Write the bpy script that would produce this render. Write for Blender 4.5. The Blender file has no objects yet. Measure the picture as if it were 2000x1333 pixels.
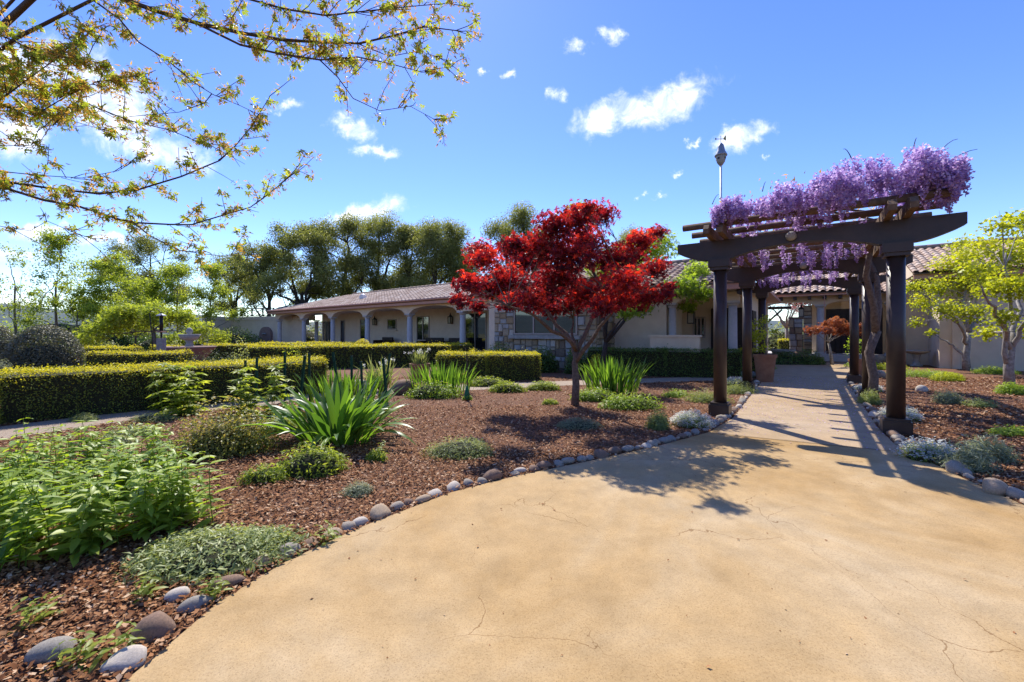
import bpy, math, random
import numpy as np
from mathutils import Vector, Matrix
random.seed(7); rng = np.random.default_rng(7)
S = bpy.context.scene
COL = S.collection
F, HOR, CX, H = 820.0, 650.0, 1000.0, 1.4
# ------------------------------------------------------------------ camera, sky, sun, exposure
cam = bpy.data.cameras.new('camera'); camo = bpy.data.objects.new('camera', cam); COL.objects.link(camo)
camo.location = (0, 0, H); camo.rotation_euler = (math.pi/2, 0, 0)
cam.sensor_width = 36; cam.lens = 36*F/2000; cam.shift_y = -(666.5-HOR)/2000
S.cycles.max_bounces = 5; S.cycles.diffuse_bounces = 3; S.cycles.glossy_bounces = 2; S.cycles.transmission_bounces = 3; S.cycles.caustics_reflective = False; S.cycles.caustics_refractive = False
cam.clip_start = .05; cam.clip_end = 3000
S.camera = camo
S.view_settings.view_transform = 'Standard'; S.view_settings.look = 'None'
S.view_settings.exposure = 0.86; S.view_settings.gamma = 1
SUN_EL, SUN_AZ = math.radians(49), math.radians(-12)      # azimuth from +Y, towards +X
sd = Vector((math.sin(SUN_AZ)*math.cos(SUN_EL), math.cos(SUN_AZ)*math.cos(SUN_EL), math.sin(SUN_EL)))
sun = bpy.data.lights.new('sun', 'SUN'); suno = bpy.data.objects.new('sun', sun); COL.objects.link(suno)
sun.energy = 3.75; sun.angle = math.radians(.53); sun.color = (1, .95, .86)
suno.rotation_euler = sd.to_track_quat('Z', 'Y').to_euler(); suno.location = (0, 0, 30)
W = bpy.data.worlds.new('World'); S.world = W; W.use_nodes = True
nt = W.node_tree; N = nt.nodes; L = nt.links; N.clear()
def wn(t, **k):
    n = N.new(t)
    for a, b in k.items(): setattr(n, a, b)
    return n
def wmath(op, a, b=None, c=None, clamp=False):
    n = wn('ShaderNodeMath', operation=op, use_clamp=clamp)
    for i, v in enumerate((a, b, c)):
        if v is None: continue
        if isinstance(v, (int, float)): n.inputs[i].default_value = v
        else: L.new(v, n.inputs[i])
    return n.outputs[0]
sky = wn('ShaderNodeTexSky', sky_type='NISHITA'); sky.sun_disc = False
sky.sun_elevation = SUN_EL; sky.sun_rotation = SUN_AZ; sky.air_density = 1.0; sky.dust_density = .08; sky.ozone_density = 4.5; sky.altitude = 300
hs = wn('ShaderNodeHueSaturation'); hs.inputs['Saturation'].default_value = 1.18; hs.inputs['Hue'].default_value = .519; hs.inputs['Value'].default_value = .93
L.new(sky.outputs[0], hs.inputs['Color'])
tc = wn('ShaderNodeTexCoord'); sep = wn('ShaderNodeSeparateXYZ'); L.new(tc.outputs['Generated'], sep.inputs[0])
dx, dy, dz = sep.outputs
dys = wmath('MAXIMUM', dy, .05)
comb = wn('ShaderNodeCombineXYZ'); L.new(wmath('DIVIDE', dx, dys), comb.inputs[0]); L.new(wmath('DIVIDE', dz, dys), comb.inputs[1])
def wnoise(scale, detail, vec, rough=.55, dist=0):
    n = wn('ShaderNodeTexNoise'); n.inputs['Scale'].default_value = scale; n.inputs['Detail'].default_value = detail
    n.inputs['Roughness'].default_value = rough; n.inputs['Distortion'].default_value = dist; L.new(vec, n.inputs['Vector']); return n.outputs['Fac']
nz = wmath('SUBTRACT', wnoise(15, 8, comb.outputs[0], .66, .7), .5)
nz2 = wmath('SUBTRACT', wnoise(3.2, 3, comb.outputs[0], .5), .5)
CL = [(1265,205,150,42,14),(1320,180,90,30,14),(1180,230,70,34,8),(1452,270,52,24,18),(1355,272,26,11,25),(1120,85,38,22,0),(1190,68,32,30,50),
      (1076,190,22,30,-30),(936,143,14,15,0),(985,155,22,12,10),(684,250,46,24,-12),(735,288,46,16,0),(722,412,66,26,12),(690,420,50,18,0),
      (215,205,130,80,-35),(325,295,105,34,-12),(60,120,100,60,0),(20,265,95,48,0),(150,140,90,50,-20),(0,500,90,18,0),(205,478,75,14,-6),(265,450,40,15,0),(80,452,70,16,4),(30,590,120,26,0),
      (1322,345,13,15,0),(1242,383,13,12,0),(1490,303,20,8,0),(1282,382,20,7,0),(1540,378,40,14,0),(560,205,40,16,0)]
def wcol(scale, detail, amp, src):
    n = wn('ShaderNodeTexNoise'); n.inputs['Scale'].default_value = scale; n.inputs['Detail'].default_value = detail; n.inputs['Roughness'].default_value = .65; L.new(comb.outputs[0], n.inputs['Vector'])
    a = wn('ShaderNodeVectorMath', operation='SUBTRACT'); L.new(n.outputs['Color'], a.inputs[0]); a.inputs[1].default_value = (.5, .5, .5)
    b = wn('ShaderNodeVectorMath', operation='MULTIPLY_ADD'); L.new(a.outputs[0], b.inputs[0]); b.inputs[1].default_value = (amp, amp*.6, 0); L.new(src, b.inputs[2]); return b.outputs[0]
warp = wcol(26, 6, .10, wcol(7, 2, .13, comb.outputs[0]))
cur = None
for (x, y, rx, ry, ang) in CL:
    m = wn('ShaderNodeMapping', vector_type='TEXTURE')
    m.inputs['Location'].default_value = ((x-CX)/F, (HOR-y)/F, 0); m.inputs['Rotation'].default_value = (0, 0, math.radians(ang))
    m.inputs['Scale'].default_value = (rx*1.15/F, ry*1.15/F, 1); L.new(warp, m.inputs[0])
    ln = wn('ShaderNodeVectorMath', operation='LENGTH'); L.new(m.outputs[0], ln.inputs[0])
    v = wmath('SUBTRACT', 1 if rx > 40 else .72, ln.outputs['Value'])
    cur = v if cur is None else wmath('MAXIMUM', cur, v)
front = wmath('GREATER_THAN', dy, .06)
cur = wmath('MINIMUM', wmath('MULTIPLY', cur, 1.7), 1.15)
field = wmath('ADD', wmath('MULTIPLY', nz, 2.6), wmath('MULTIPLY', nz2, .6))
msk = wmath('ADD', cur, field)
def sstep(x, a, b):
    n = wn('ShaderNodeMapRange', interpolation_type='SMOOTHSTEP'); L.new(x, n.inputs[0]); n.inputs[1].default_value = a; n.inputs[2].default_value = b; return n.outputs[0]
m1 = wmath('MULTIPLY', sstep(msk, -.05, 1.75), front)
gen = wmath('MULTIPLY', sstep(wnoise(3.0, 7, tc.outputs['Generated'], .6), .62, .78), sstep(dy, .45, .1))
mask = wmath('MULTIPLY', wmath('MAXIMUM', m1, gen), .97, clamp=True)
mixc = wn('ShaderNodeMix', data_type='RGBA'); L.new(mask, mixc.inputs['Factor']); L.new(hs.outputs[0], mixc.inputs['A']); mc2 = wn('ShaderNodeMix', data_type='RGBA'); L.new(sstep(wmath('ADD', nz, wmath('MULTIPLY', msk, .35)), .1, .75), mc2.inputs['Factor']); mc2.inputs['A'].default_value = (4.6, 4.9, 5.5, 1); mc2.inputs['B'].default_value = (6.3, 6.4, 6.5, 1); L.new(mc2.outputs['Result'], mixc.inputs['B'])
bg = wn('ShaderNodeBackground'); bg.inputs['Strength'].default_value = .15; L.new(mixc.outputs['Result'], bg.inputs[0])
wo = wn('ShaderNodeOutputWorld'); L.new(bg.outputs[0], wo.inputs[0])

# ------------------------------------------------------------------ materials
MATS = {}
def mat(name):
    m = bpy.data.materials.new(name); m.use_nodes = True; nt = m.node_tree
    b = nt.nodes['Principled BSDF']; o = nt.nodes['Material Output']
    return m, nt, b, o
def lk(nt, a, b): nt.links.new(a, b)
def nnode(nt, t, **k):
    n = nt.nodes.new(t)
    for a, b in k.items(): setattr(n, a, b)
    return n
def noise(nt, scale, detail=6, rough=.6, coord='Object', dist=0):
    t = nnode(nt, 'ShaderNodeTexCoord'); n = nnode(nt, 'ShaderNodeTexNoise')
    n.inputs['Scale'].default_value = scale; n.inputs['Detail'].default_value = detail; n.inputs['Roughness'].default_value = rough; n.inputs['Distortion'].default_value = dist
    if coord == 'World':
        g = nnode(nt, 'ShaderNodeNewGeometry'); lk(nt, g.outputs['Position'], n.inputs['Vector'])
    else: lk(nt, t.outputs[coord], n.inputs['Vector'])
    return n.outputs['Fac']
def ramp(nt, fac, stops):
    r = nnode(nt, 'ShaderNodeValToRGB'); e = r.color_ramp.elements
    while len(e) < len(stops): e.new(.5)
    for el, (p, c) in zip(e, stops): el.position = p; el.color = (*c, 1)
    lk(nt, fac, r.inputs[0]); return r.outputs[0]
def bump(nt, fac, b, strength=.3, dist=.02):
    n = nnode(nt, 'ShaderNodeBump'); n.inputs['Strength'].default_value = strength; n.inputs['Distance'].default_value = dist
    lk(nt, fac, n.inputs['Height']); lk(nt, n.outputs[0], b.inputs['Normal'])
def solid(name, c1, c2=None, scale=6, rough=.75, bs=.25, bd=.01, coord='World', metal=0, spec=.3, detail=8):
    if name in MATS: return MATS[name]
    m, nt, b, o = mat(name)
    c2 = c2 or tuple(x*.75 for x in c1)
    f = noise(nt, scale, detail, .62, coord)
    lk(nt, ramp(nt, f, [(.3, c2), (.7, c1)]), b.inputs['Base Color'])
    b.inputs['Roughness'].default_value = rough; b.inputs['Metallic'].default_value = metal; b.inputs['Specular IOR Level'].default_value = spec
    if bs: bump(nt, noise(nt, scale*9, 4, .6, coord), b, bs, bd)
    MATS[name] = m; return m
def leafmat(name, stops, trans, tw=.45, rough=.45, spec=.35):
    """leaf: the tint attribute (one value per leaf) picks the colour; light passes through"""
    if name in MATS: return MATS[name]
    m, nt, b, o = mat(name)
    a = nnode(nt, 'ShaderNodeAttribute', attribute_name='tint')
    col = ramp(nt, a.outputs['Fac'], stops)
    lk(nt, col, b.inputs['Base Color']); b.inputs['Roughness'].default_value = rough; b.inputs['Specular IOR Level'].default_value = spec
    t = nnode(nt, 'ShaderNodeBsdfTranslucent')
    mx = nnode(nt, 'ShaderNodeMix', data_type='RGBA', blend_type='MULTIPLY'); mx.inputs['Factor'].default_value = 1
    lk(nt, col, mx.inputs['A']); mx.inputs['B'].default_value = (*trans, 1); lk(nt, mx.outputs['Result'], t.inputs[0])
    ms = nnode(nt, 'ShaderNodeMixShader'); ms.inputs[0].default_value = tw
    lk(nt, b.outputs[0], ms.inputs[1]); lk(nt, t.outputs[0], ms.inputs[2]); lk(nt, ms.outputs[0], o.inputs[0])
    MATS[name] = m; return m
def glassmat(name='window_glass'):
    if name in MATS: return MATS[name]
    m, nt, b, o = mat(name); b.inputs['Base Color'].default_value = (.012, .016, .018, 1); b.inputs['Roughness'].default_value = .03
    b.inputs['Specular IOR Level'].default_value = 1.0; b.inputs['IOR'].default_value = 1.6; MATS[name] = m; return m
def concrete(name='concrete', cols=((.53, .41, .255), (.475, .325, .158), (.405, .247, .09))):
    m, nt, b, o = mat(name)
    big = noise(nt, .55, 6, .62, 'World', .6); mid = noise(nt, 3.5, 8, .65, 'World'); fine = noise(nt, 95, 5, .75, 'World')
    base = ramp(nt, big, [(.28, cols[0]), (.48, cols[1]), (.66, cols[2])])
    def mul(c, f, stops):
        x = nnode(nt, 'ShaderNodeMix', data_type='RGBA', blend_type='MULTIPLY'); x.inputs['Factor'].default_value = 1
        lk(nt, c, x.inputs['A']); lk(nt, ramp(nt, f, stops), x.inputs['B']); return x.outputs['Result']
    c = mul(base, mid, [(.3, (.80, .80, .80)), (.65, (1.06, 1.06, 1.06))])
    c = mul(c, fine, [(.32, (.78, .75, .72)), (.5, (1, 1, 1)), (.68, (1.08, 1.08, 1.07))])
    g = nnode(nt, 'ShaderNodeNewGeometry')
    n2 = nnode(nt, 'ShaderNodeTexNoise'); n2.inputs['Scale'].default_value = 1.4; n2.inputs['Detail'].default_value = 7; lk(nt, g.outputs['Position'], n2.inputs['Vector'])
    ad = nnode(nt, 'ShaderNodeVectorMath', operation='MULTIPLY_ADD'); lk(nt, n2.outputs['Color'], ad.inputs[0]); ad.inputs[1].default_value = (.9, .9, .9); lk(nt, g.outputs['Position'], ad.inputs[2])
    vo = nnode(nt, 'ShaderNodeTexVoronoi', feature='DISTANCE_TO_EDGE'); vo.inputs['Scale'].default_value = .8; lk(nt, ad.outputs[0], vo.inputs['Vector'])
    gate = noise(nt, .9, 2, .5, 'World')
    w = nnode(nt, 'ShaderNodeMapRange'); lk(nt, gate, w.inputs[0]); w.inputs[1].default_value = .43; w.inputs[2].default_value = .6; w.inputs[3].default_value = 0; w.inputs[4].default_value = .003
    lt = nnode(nt, 'ShaderNodeMath', operation='LESS_THAN'); lk(nt, vo.outputs['Distance'], lt.inputs[0]); lk(nt, w.outputs[0], lt.inputs[1])
    x = nnode(nt, 'ShaderNodeMix', data_type='RGBA', blend_type='MULTIPLY'); lk(nt, lt.outputs[0], x.inputs['Factor']); lk(nt, c, x.inputs['A']); x.inputs['B'].default_value = (.6, .53, .46, 1)
    sp = noise(nt, 210, 2, .5, 'World'); xs = nnode(nt, 'ShaderNodeMix', data_type='RGBA', blend_type='MULTIPLY'); xs.inputs['Factor'].default_value = 1
    lk(nt, x.outputs['Result'], xs.inputs['A']); lk(nt, ramp(nt, sp, [(.30, (.55, .5, .46)), (.38, (1, 1, 1)), (.66, (1, 1, 1)), (.74, (1.22, 1.2, 1.18))]), xs.inputs['B']); x = xs
    lk(nt, x.outputs['Result'], b.inputs['Base Color']); b.inputs['Roughness'].default_value = .85; b.inputs['Specular IOR Level'].default_value = .2
    bump(nt, fine, b, .35, .006); return m
def groundmat():
    m, nt, b, o = mat('mulch_ground')
    f = noise(nt, 38, 5, .7, 'World'); g = noise(nt, .5, 4, .6, 'World')
    c = ramp(nt, f, [(.3, (.06, .024, .010)), (.5, (.19, .078, .034)), (.72, (.34, .18, .085))])
    x = nnode(nt, 'ShaderNodeMix', data_type='RGBA', blend_type='MULTIPLY'); x.inputs['Factor'].default_value = 1
    lk(nt, c, x.inputs['A']); lk(nt, ramp(nt, g, [(.3, (.75, .75, .75)), (.7, (1.1, 1.05, 1))]), x.inputs['B'])
    lk(nt, x.outputs['Result'], b.inputs['Base Color']); b.inputs['Roughness'].default_value = .95; bump(nt, f, b, 1, .03); return m
M_conc, M_ground = concrete(), groundmat()
M_walk = concrete('brushed_concrete', ((.47, .36, .245), (.46, .335, .205), (.42, .29, .155)))
M_gravel = solid('gravel', (.50, .40, .30), (.27, .20, .14), 30, .95, .6, .02)
M_stucco = solid('stucco', (.76, .63, .465), (.66, .54, .39), 3, .9, .25, .004)
M_column = solid('cast_stone', (.58, .55, .52), (.47, .445, .42), 8, .85, .2, .004)
M_fascia = solid('terracotta_paint', (.58, .31, .215), (.50, .26, .18), 4, .6, .1, .003)
M_tile = leafmat('clay_tile', [(0, (.29, .19, .14)), (.5, (.46, .335, .255)), (1, (.57, .455, .365))], (0, 0, 0), 0.0, .85, .2)
M_tile.node_tree.nodes['Principled BSDF'].inputs['Roughness'].default_value = .85
M_wood = solid('dark_brown_paint', (.060, .036, .026), (.038, .023, .017), 5, .42, .12, .003, spec=.45)
M_oldwood = solid('weathered_timber', (.20, .125, .075), (.10, .062, .038), 12, .85, .5, .006)
M_door = solid('dark_door', (.045, .03, .025), (.025, .017, .014), 9, .5, .2, .004)
M_frame = solid('window_frame_paint', (.44, .36, .29), (.38, .31, .25), 5, .6, .05)
M_iron = solid('black_iron', (.018, .017, .017), (.03, .028, .026), 20, .5, .1, .002, metal=.3)
M_terra = solid('terracotta_pot', (.36, .17, .095), (.24, .11, .06), 7, .8, .25, .004)
M_stonegrey = solid('carved_stone', (.40, .38, .34), (.26, .25, .22), 9, .9, .4, .008)
M_pinkstone = solid('pink_stone', (.33, .22, .185), (.22, .145, .12), 9, .9, .4, .008)
M_soil = solid('soil', (.06, .04, .028), (.03, .02, .014), 25, .95, .6, .02)
M_bark = solid('grey_brown_bark', (.24, .18, .145), (.10, .072, .058), 22, .9, .8, .015)
M_barkdark = solid('dark_oak_bark', (.075, .06, .05), (.03, .025, .022), 14, .95, .8, .02)
M_barkpale = solid('pale_bark', (.46, .42, .37), (.16, .135, .115), 13, .85, .6, .012)
M_twig = solid('twig_bark', (.105, .075, .06), (.05, .036, .03), 30, .8, .3, .004)
M_stake = solid('green_stake_paint', (.02, .10, .055), (.012, .06, .035), 8, .45, .1)
M_glass = glassmat()
M_white = solid('white_enamel', (.7, .7, .7), (.55, .55, .55), 6, .4, .05)
M_lamp = solid('lantern_glass', (.45, .40, .28), (.35, .3, .2), 8, .25, 0)
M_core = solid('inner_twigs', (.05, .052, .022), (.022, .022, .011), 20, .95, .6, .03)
STONE = [solid('granite_grey', (.47, .40, .31), (.23, .19, .15), 14, .95, .4, .008, 'Object'), solid('sandstone_tan', (.52, .39, .26), (.31, .23, .15), 10, .9, .4, .008, 'Object'),
         solid('ironstone_brown', (.30, .19, .125), (.17, .11, .08), 10, .9, .4, .008, 'Object'), solid('slate_blue', (.37, .33, .27), (.19, .17, .145), 12, .95, .3, .008, 'Object'),
         solid('quartz_pale', (.64, .55, .44), (.40, .35, .29), 12, .95, .35, .008, 'Object')]
STONE_N = ['grey', 'tan', 'brown', 'bluish', 'pale']
VEN = [solid('veneer_buff', (.45, .36, .24), (.33, .25, .16), 8, .9, .5, .01), solid('veneer_grey', (.42, .41, .37), (.29, .28, .25), 8, .9, .5, .01),
       solid('veneer_gold', (.38, .28, .16), (.27, .19, .11), 8, .9, .5, .01), solid('veneer_pale', (.55, .50, .41), (.42, .38, .31), 8, .9, .5, .01), solid('veneer_brown', (.25, .18, .12), (.16, .115, .08), 8, .9, .5, .01)]
M_mortar = solid('mortar', (.30, .27, .22), (.22, .2, .16), 20, .95, .4, .006)
def LM(n, a, b, c, tr=(1.9, 1.8, .9), tw=.42, **k): return leafmat(n, [(0, a), (.55, b), (1, c)], tr, tw, **k)
G_oak = LM('oak_leaf', (0.11, 0.125, 0.042), (0.21, 0.225, 0.078), (0.34, 0.335, 0.125), (1.7, 1.7, .7), .45)
G_lime = LM('lime_leaf', (0.14, 0.19, 0.028), (0.27, 0.34, 0.045), (0.4, 0.45, 0.07), tw=.5)
G_hedge = LM('boxwood_leaf', (0.11, 0.145, 0.024), (0.21, 0.25, 0.04), (0.33, 0.36, 0.05), tw=.35)
G_hedget = LM('boxwood_new_leaf', (0.4, 0.38, 0.03), (0.58, 0.53, 0.04), (0.7, 0.62, 0.06), (1.6, 1.5, .6), .45)
G_hedged = LM('privet_leaf', (0.055, 0.105, 0.022), (0.115, 0.19, 0.04), (0.2, 0.28, 0.06), tw=.33)
G_red = LM('red_maple_leaf', (0.045, 0.009, 0.024), (0.24, 0.019, 0.03), (0.66, 0.09, 0.04), (2.3, 1.0, .7), .48)
G_grnmap = LM('green_maple_leaf', (0.14, 0.21, 0.025), (0.25, 0.36, 0.04), (0.38, 0.49, 0.06), tw=.5)
G_yel = LM('yellow_green_leaf', (0.27, 0.33, 0.025), (0.44, 0.49, 0.035), (0.6, 0.61, 0.06), (1.5, 1.4, .6), .5)
G_sam = LM('young_maple_leaf', (0.32, 0.19, 0.045), (0.5, 0.31, 0.085), (0.6, 0.42, 0.12), (1.7, 1.5, .7), .5)
G_strap = LM('strap_leaf', (0.065, 0.13, 0.03), (0.125, 0.22, 0.042), (0.21, 0.33, 0.06), (1.8, 1.9, .6), .42, rough=.35)
G_herb = LM('herb_leaf', (0.16, 0.24, 0.032), (0.26, 0.36, 0.046), (0.43, 0.51, 0.075), (1.8, 1.8, .7), .42)
G_mat = LM('sage_leaf', (0.19, 0.24, 0.085), (0.3, 0.35, 0.13), (0.43, 0.46, 0.2), tw=.35)
G_grey = LM('lavender_leaf', (0.2, 0.23, 0.13), (0.31, 0.34, 0.2), (0.42, 0.44, 0.28), (1.4, 1.4, 1), .3)
G_shrub = LM('dark_shrub_leaf', (0.06, 0.07, 0.04), (0.12, 0.125, 0.07), (0.24, 0.22, 0.14), (1.3, 1.3, .8), .28)
G_rose = LM('rose_leaf', (0.13, 0.16, 0.04), (0.27, 0.26, 0.065), (0.45, 0.33, 0.11), tw=.4)
G_orange = LM('copper_maple_leaf', (.20, .06, .03), (.36, .13, .06), (.46, .22, .10), (1.6, 1.2, .8), .4)
G_phot = LM('photinia_leaf', (.12, .13, .04), (.36, .13, .07), (.48, .24, .14), (1.5, 1.1, .8), .35)
G_pine = LM('pine_needle', (.045, .075, .03), (.085, .125, .045), (.15, .19, .075), tw=.25)
P_wist = LM('wisteria_petal', (0.3, 0.17, 0.4), (0.55, 0.39, 0.66), (0.88, 0.76, 0.9), (1.3, 1.2, 1.3), .4, rough=.6)
P_white = LM('white_petal', (0.72, 0.73, 0.66), (0.84, 0.84, 0.8), (0.9, 0.9, 0.88), (1.05, 1.04, .98), .6, rough=.6)

# ------------------------------------------------------------------ geometry helpers
def G(px, py, z=0.0):
    d = (H-z)*F/(py-HOR); return Vector(((px-CX)/F*d, d, z))
def A(px, d, py=None):
    return Vector(((px-CX)/F*d, d, 0 if py is None else H+(HOR-py)*d/F))
class MB:
    def __init__(s): s.v = []; s.f = []
    def add(s, vs, fs):
        k = len(s.v); s.v += [tuple(x) for x in vs]; s.f += [tuple(i+k for i in f) for f in fs]; return s
    def box(s, x0, x1, y0, y1, z0, z1, m=None):
        vs = [Vector((x, y, z)) for z in (z0, z1) for y in (y0, y1) for x in (x0, x1)]
        if m: vs = [m @ v for v in vs]
        return s.add(vs, [(0, 2, 3, 1), (4, 5, 7, 6), (0, 1, 5, 4), (2, 6, 7, 3), (0, 4, 6, 2), (1, 3, 7, 5)])
    def lathe(s, prof, seg=24, c=(0, 0, 0)):
        vs = []; fs = []; n = len(prof)
        for i in range(seg):
            a = 2*math.pi*i/seg
            for r, z in prof: vs.append((c[0]+r*math.cos(a), c[1]+r*math.sin(a), c[2]+z))
        for i in range(seg):
            j = (i+1) % seg
            for k in range(n-1): fs.append((i*n+k, j*n+k, j*n+k+1, i*n+k+1))
        fs.append(tuple(i*n for i in range(seg))[::-1]); fs.append(tuple(i*n+n-1 for i in range(seg)))
        return s.add(vs, fs)
    def tube(s, pts, rad, seg=7):
        pts = [Vector(p) for p in pts]; n = len(pts); vs = []; fs = []; ref = None
        for i, p in enumerate(pts):
            t = (pts[min(i+1, n-1)]-pts[max(i-1, 0)])
            t = t.normalized() if t.length > 1e-9 else Vector((0, 0, 1))
            if ref is None: ref = t.orthogonal().normalized()
            ref = (ref - t*ref.dot(t)); ref = ref.normalized() if ref.length > 1e-6 else t.orthogonal().normalized()
            b = t.cross(ref); r = rad[i] if hasattr(rad, '__len__') else rad
            for k in range(seg):
                a = 2*math.pi*k/seg; vs.append(p+(ref*math.cos(a)+b*math.sin(a))*r)
        for i in range(n-1):
            for k in range(seg):
                k2 = (k+1) % seg; fs.append((i*seg+k, i*seg+k2, (i+1)*seg+k2, (i+1)*seg+k))
        fs.append(tuple(range(seg))[::-1]); fs.append(tuple((n-1)*seg+k for k in range(seg)))
        return s.add(vs, fs)
    def prism(s, poly, y0, y1, m=None):
        """poly in (x,z), extruded along y"""
        n = len(poly); vs = [Vector((x, y, z)) for y in (y0, y1) for x, z in poly]
        if m: vs = [m @ v for v in vs]
        return s.add(vs, [tuple(range(n)), tuple(range(2*n-1, n-1, -1))]+[(i, i+n, (i+1) % n+n, (i+1) % n) for i in range(n)])
    def mesh(s, name, smooth=False):
        me = bpy.data.meshes.new(name); me.from_pydata(s.v, [], s.f); me.update()
        if smooth: me.polygons.foreach_set('use_smooth', [True]*len(me.polygons))
        return me
WM = {}
def link(name, me, m, parent=None, loc=(0, 0, 0), rz=0.0, keep=False, scale=None):
    o = bpy.data.objects.new(name, me); COL.objects.link(o); o.location = loc; o.rotation_euler = (0, 0, rz)
    if scale: o.scale = scale
    if me and m and not me.materials: me.materials.append(m)
    if parent:
        o.parent = parent
        if keep: o.matrix_parent_inverse = WM[parent.name].inverted()
    return o
def tag(o, label, cat=None, group=None, kind=None):
    if label: o['label'] = label
    if cat: o['category'] = cat
    if group: o['group'] = group
    if kind: o['kind'] = kind
    return o
def thing(name, label, cat, loc=(0, 0, 0), rz=0.0, group=None):
    o = bpy.data.objects.new(name, None); COL.objects.link(o); o.location = loc; o.rotation_euler = (0, 0, rz); o.empty_display_size = .1
    WM[o.name] = Matrix.Translation(Vector(loc)) @ Matrix.Rotation(rz, 4, 'Z')
    return tag(o, label, cat, group)
def struct(name, me, m, label=None): return tag(link(name, me, m), label, kind='structure')
# leaf templates: verts, faces
def T_ovate(w=.28): return np.array([(0, 0, 0), (-w, .45, .07), (0, 1, -.03), (w, .45, .07)], float), [(0, 3, 2), (0, 2, 1)]
def T_lance(w=.13): return np.array([(0, 0, 0), (-w, .4, .05), (0, .5, 0), (w, .4, .05), (0, 1, -.15)], float), [(0, 2, 1), (0, 3, 2), (1, 2, 4), (2, 3, 4)]
def T_palm(n=5, w=.13, spread=85):
    vs = [(0, 0, 0)]; fs = []
    for i in range(n):
        a = math.radians(-spread+2*spread*i/(n-1)); l = 1-.35*abs(i-(n-1)/2)/((n-1)/2)
        s, c = math.sin(a), math.cos(a); k = len(vs)
        for (x, y, z) in ((-w, .45*l, .04), (0, l, -.12), (w, .45*l, .04)): vs.append((x*c+y*s, -x*s+y*c, z))
        fs += [(0, k+2, k+1), (0, k+1, k)]
    return np.array(vs, float), fs
T_OV, T_LA, T_NARROW, T_PALM, T_WIDE = T_ovate(), T_lance(), T_lance(.07), T_palm(), T_ovate(.42)
T_PALM7 = T_palm(7, .10, 110)
def unit(a): return a/np.maximum(np.linalg.norm(a, axis=1, keepdims=True), 1e-9)
def leafmesh(name, P, size, tmpl, normal=None, nb=.5, up=.4, tint=None, direction=None, jitter=.35):
    """one leaf per point; normal: outward hint; direction: leaf axis hint"""
    P = np.asarray(P, float); n = len(P); tv, tf = tmpl; k = len(tv)
    r = rng.normal(size=(n, 3)); nrm = unit(r)*1.0
    if normal is not None: nrm = nrm+np.asarray(normal)*nb*2
    nrm[:, 2] += up; nrm = unit(nrm)
    d = rng.normal(size=(n, 3)) if direction is None else np.asarray(direction)+rng.normal(size=(n, 3))*jitter
    t = unit(d-nrm*np.sum(d*nrm, 1, keepdims=True)); b = np.cross(t, nrm)
    s = size*(.65+.7*rng.random(n)) if np.isscalar(size) else np.asarray(size)
    V = P[:, None, :]+s[:, None, None]*(b[:, None, :]*tv[None, :, 0:1]+t[:, None, :]*tv[None, :, 1:2]+nrm[:, None, :]*tv[None, :, 2:3])
    fa = np.array(tf); faces = (fa[None]+(np.arange(n)*k)[:, None, None]).reshape(-1, 3)
    me = bpy.data.meshes.new(name); me.vertices.add(n*k); me.vertices.foreach_set('co', V.reshape(-1).astype(np.float32))
    nf = len(faces); me.loops.add(nf*3); me.polygons.add(nf)
    me.loops.foreach_set('vertex_index', faces.reshape(-1).astype(np.int32))
    me.polygons.foreach_set('loop_start', np.arange(0, nf*3, 3, dtype=np.int32)); me.polygons.foreach_set('loop_total', np.full(nf, 3, np.int32))
    at = me.attributes.new('tint', 'FLOAT', 'POINT')
    tt = rng.random(n) if tint is None else np.clip(tint, 0, 1)
    at.data.foreach_set('value', np.repeat(tt, k).astype(np.float32)); me.update(calc_edges=True); return me
def ball(n, c, r, shell=.5, sq=(1, 1, 1)):
    d = unit(rng.normal(size=(n, 3))); rad = (shell+(1-shell)*rng.random(n))[:, None]
    return np.array(c)+d*rad*r*np.array(sq), d
def blob(seed, sub=2, amp=.18, sq=(1, .75, .6), flat=0):
    """an uneven stone, radius about 1"""
    import bmesh
    bm = bmesh.new(); bmesh.ops.create_icosphere(bm, subdivisions=sub, radius=1)
    rr = random.Random(seed); dirs = [(Vector((rr.gauss(0, 1), rr.gauss(0, 1), rr.gauss(0, 1))).normalized(), rr.uniform(-amp, amp)) for _ in range(9)]
    cuts = [(Vector((rr.gauss(0, 1), rr.gauss(0, 1), rr.gauss(0, .8))).normalized(), rr.uniform(.72, .95)) for _ in range(6)]
    for v in bm.verts:
        d = v.co.normalized(); s = 1+sum(a*max(0, d.dot(n))**2 for n, a in dirs)
        for cn, cd in cuts:
            k = d.dot(cn)*s
            if k > cd: s *= (cd+.25*(k-cd))/k
        v.co = Vector((d.x*s*sq[0], d.y*s*sq[1], d.z*s*sq[2]))
    me = bpy.data.meshes.new('stone'); bm.to_mesh(me); bm.free(); me.polygons.foreach_set('use_smooth', [True]*len(me.polygons)); return me
def bez(a, b, c, n=6):
    a, b, c = Vector(a), Vector(b), Vector(c)
    return [a*(1-t)**2+b*2*t*(1-t)+c*t*t for t in [i/(n-1) for i in range(n)]]
def wiggle(pts, amp):
    return [p if i in (0,) else p+Vector((random.uniform(-amp, amp), random.uniform(-amp, amp), random.uniform(-amp, amp))) for i, p in enumerate(pts)]

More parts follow.
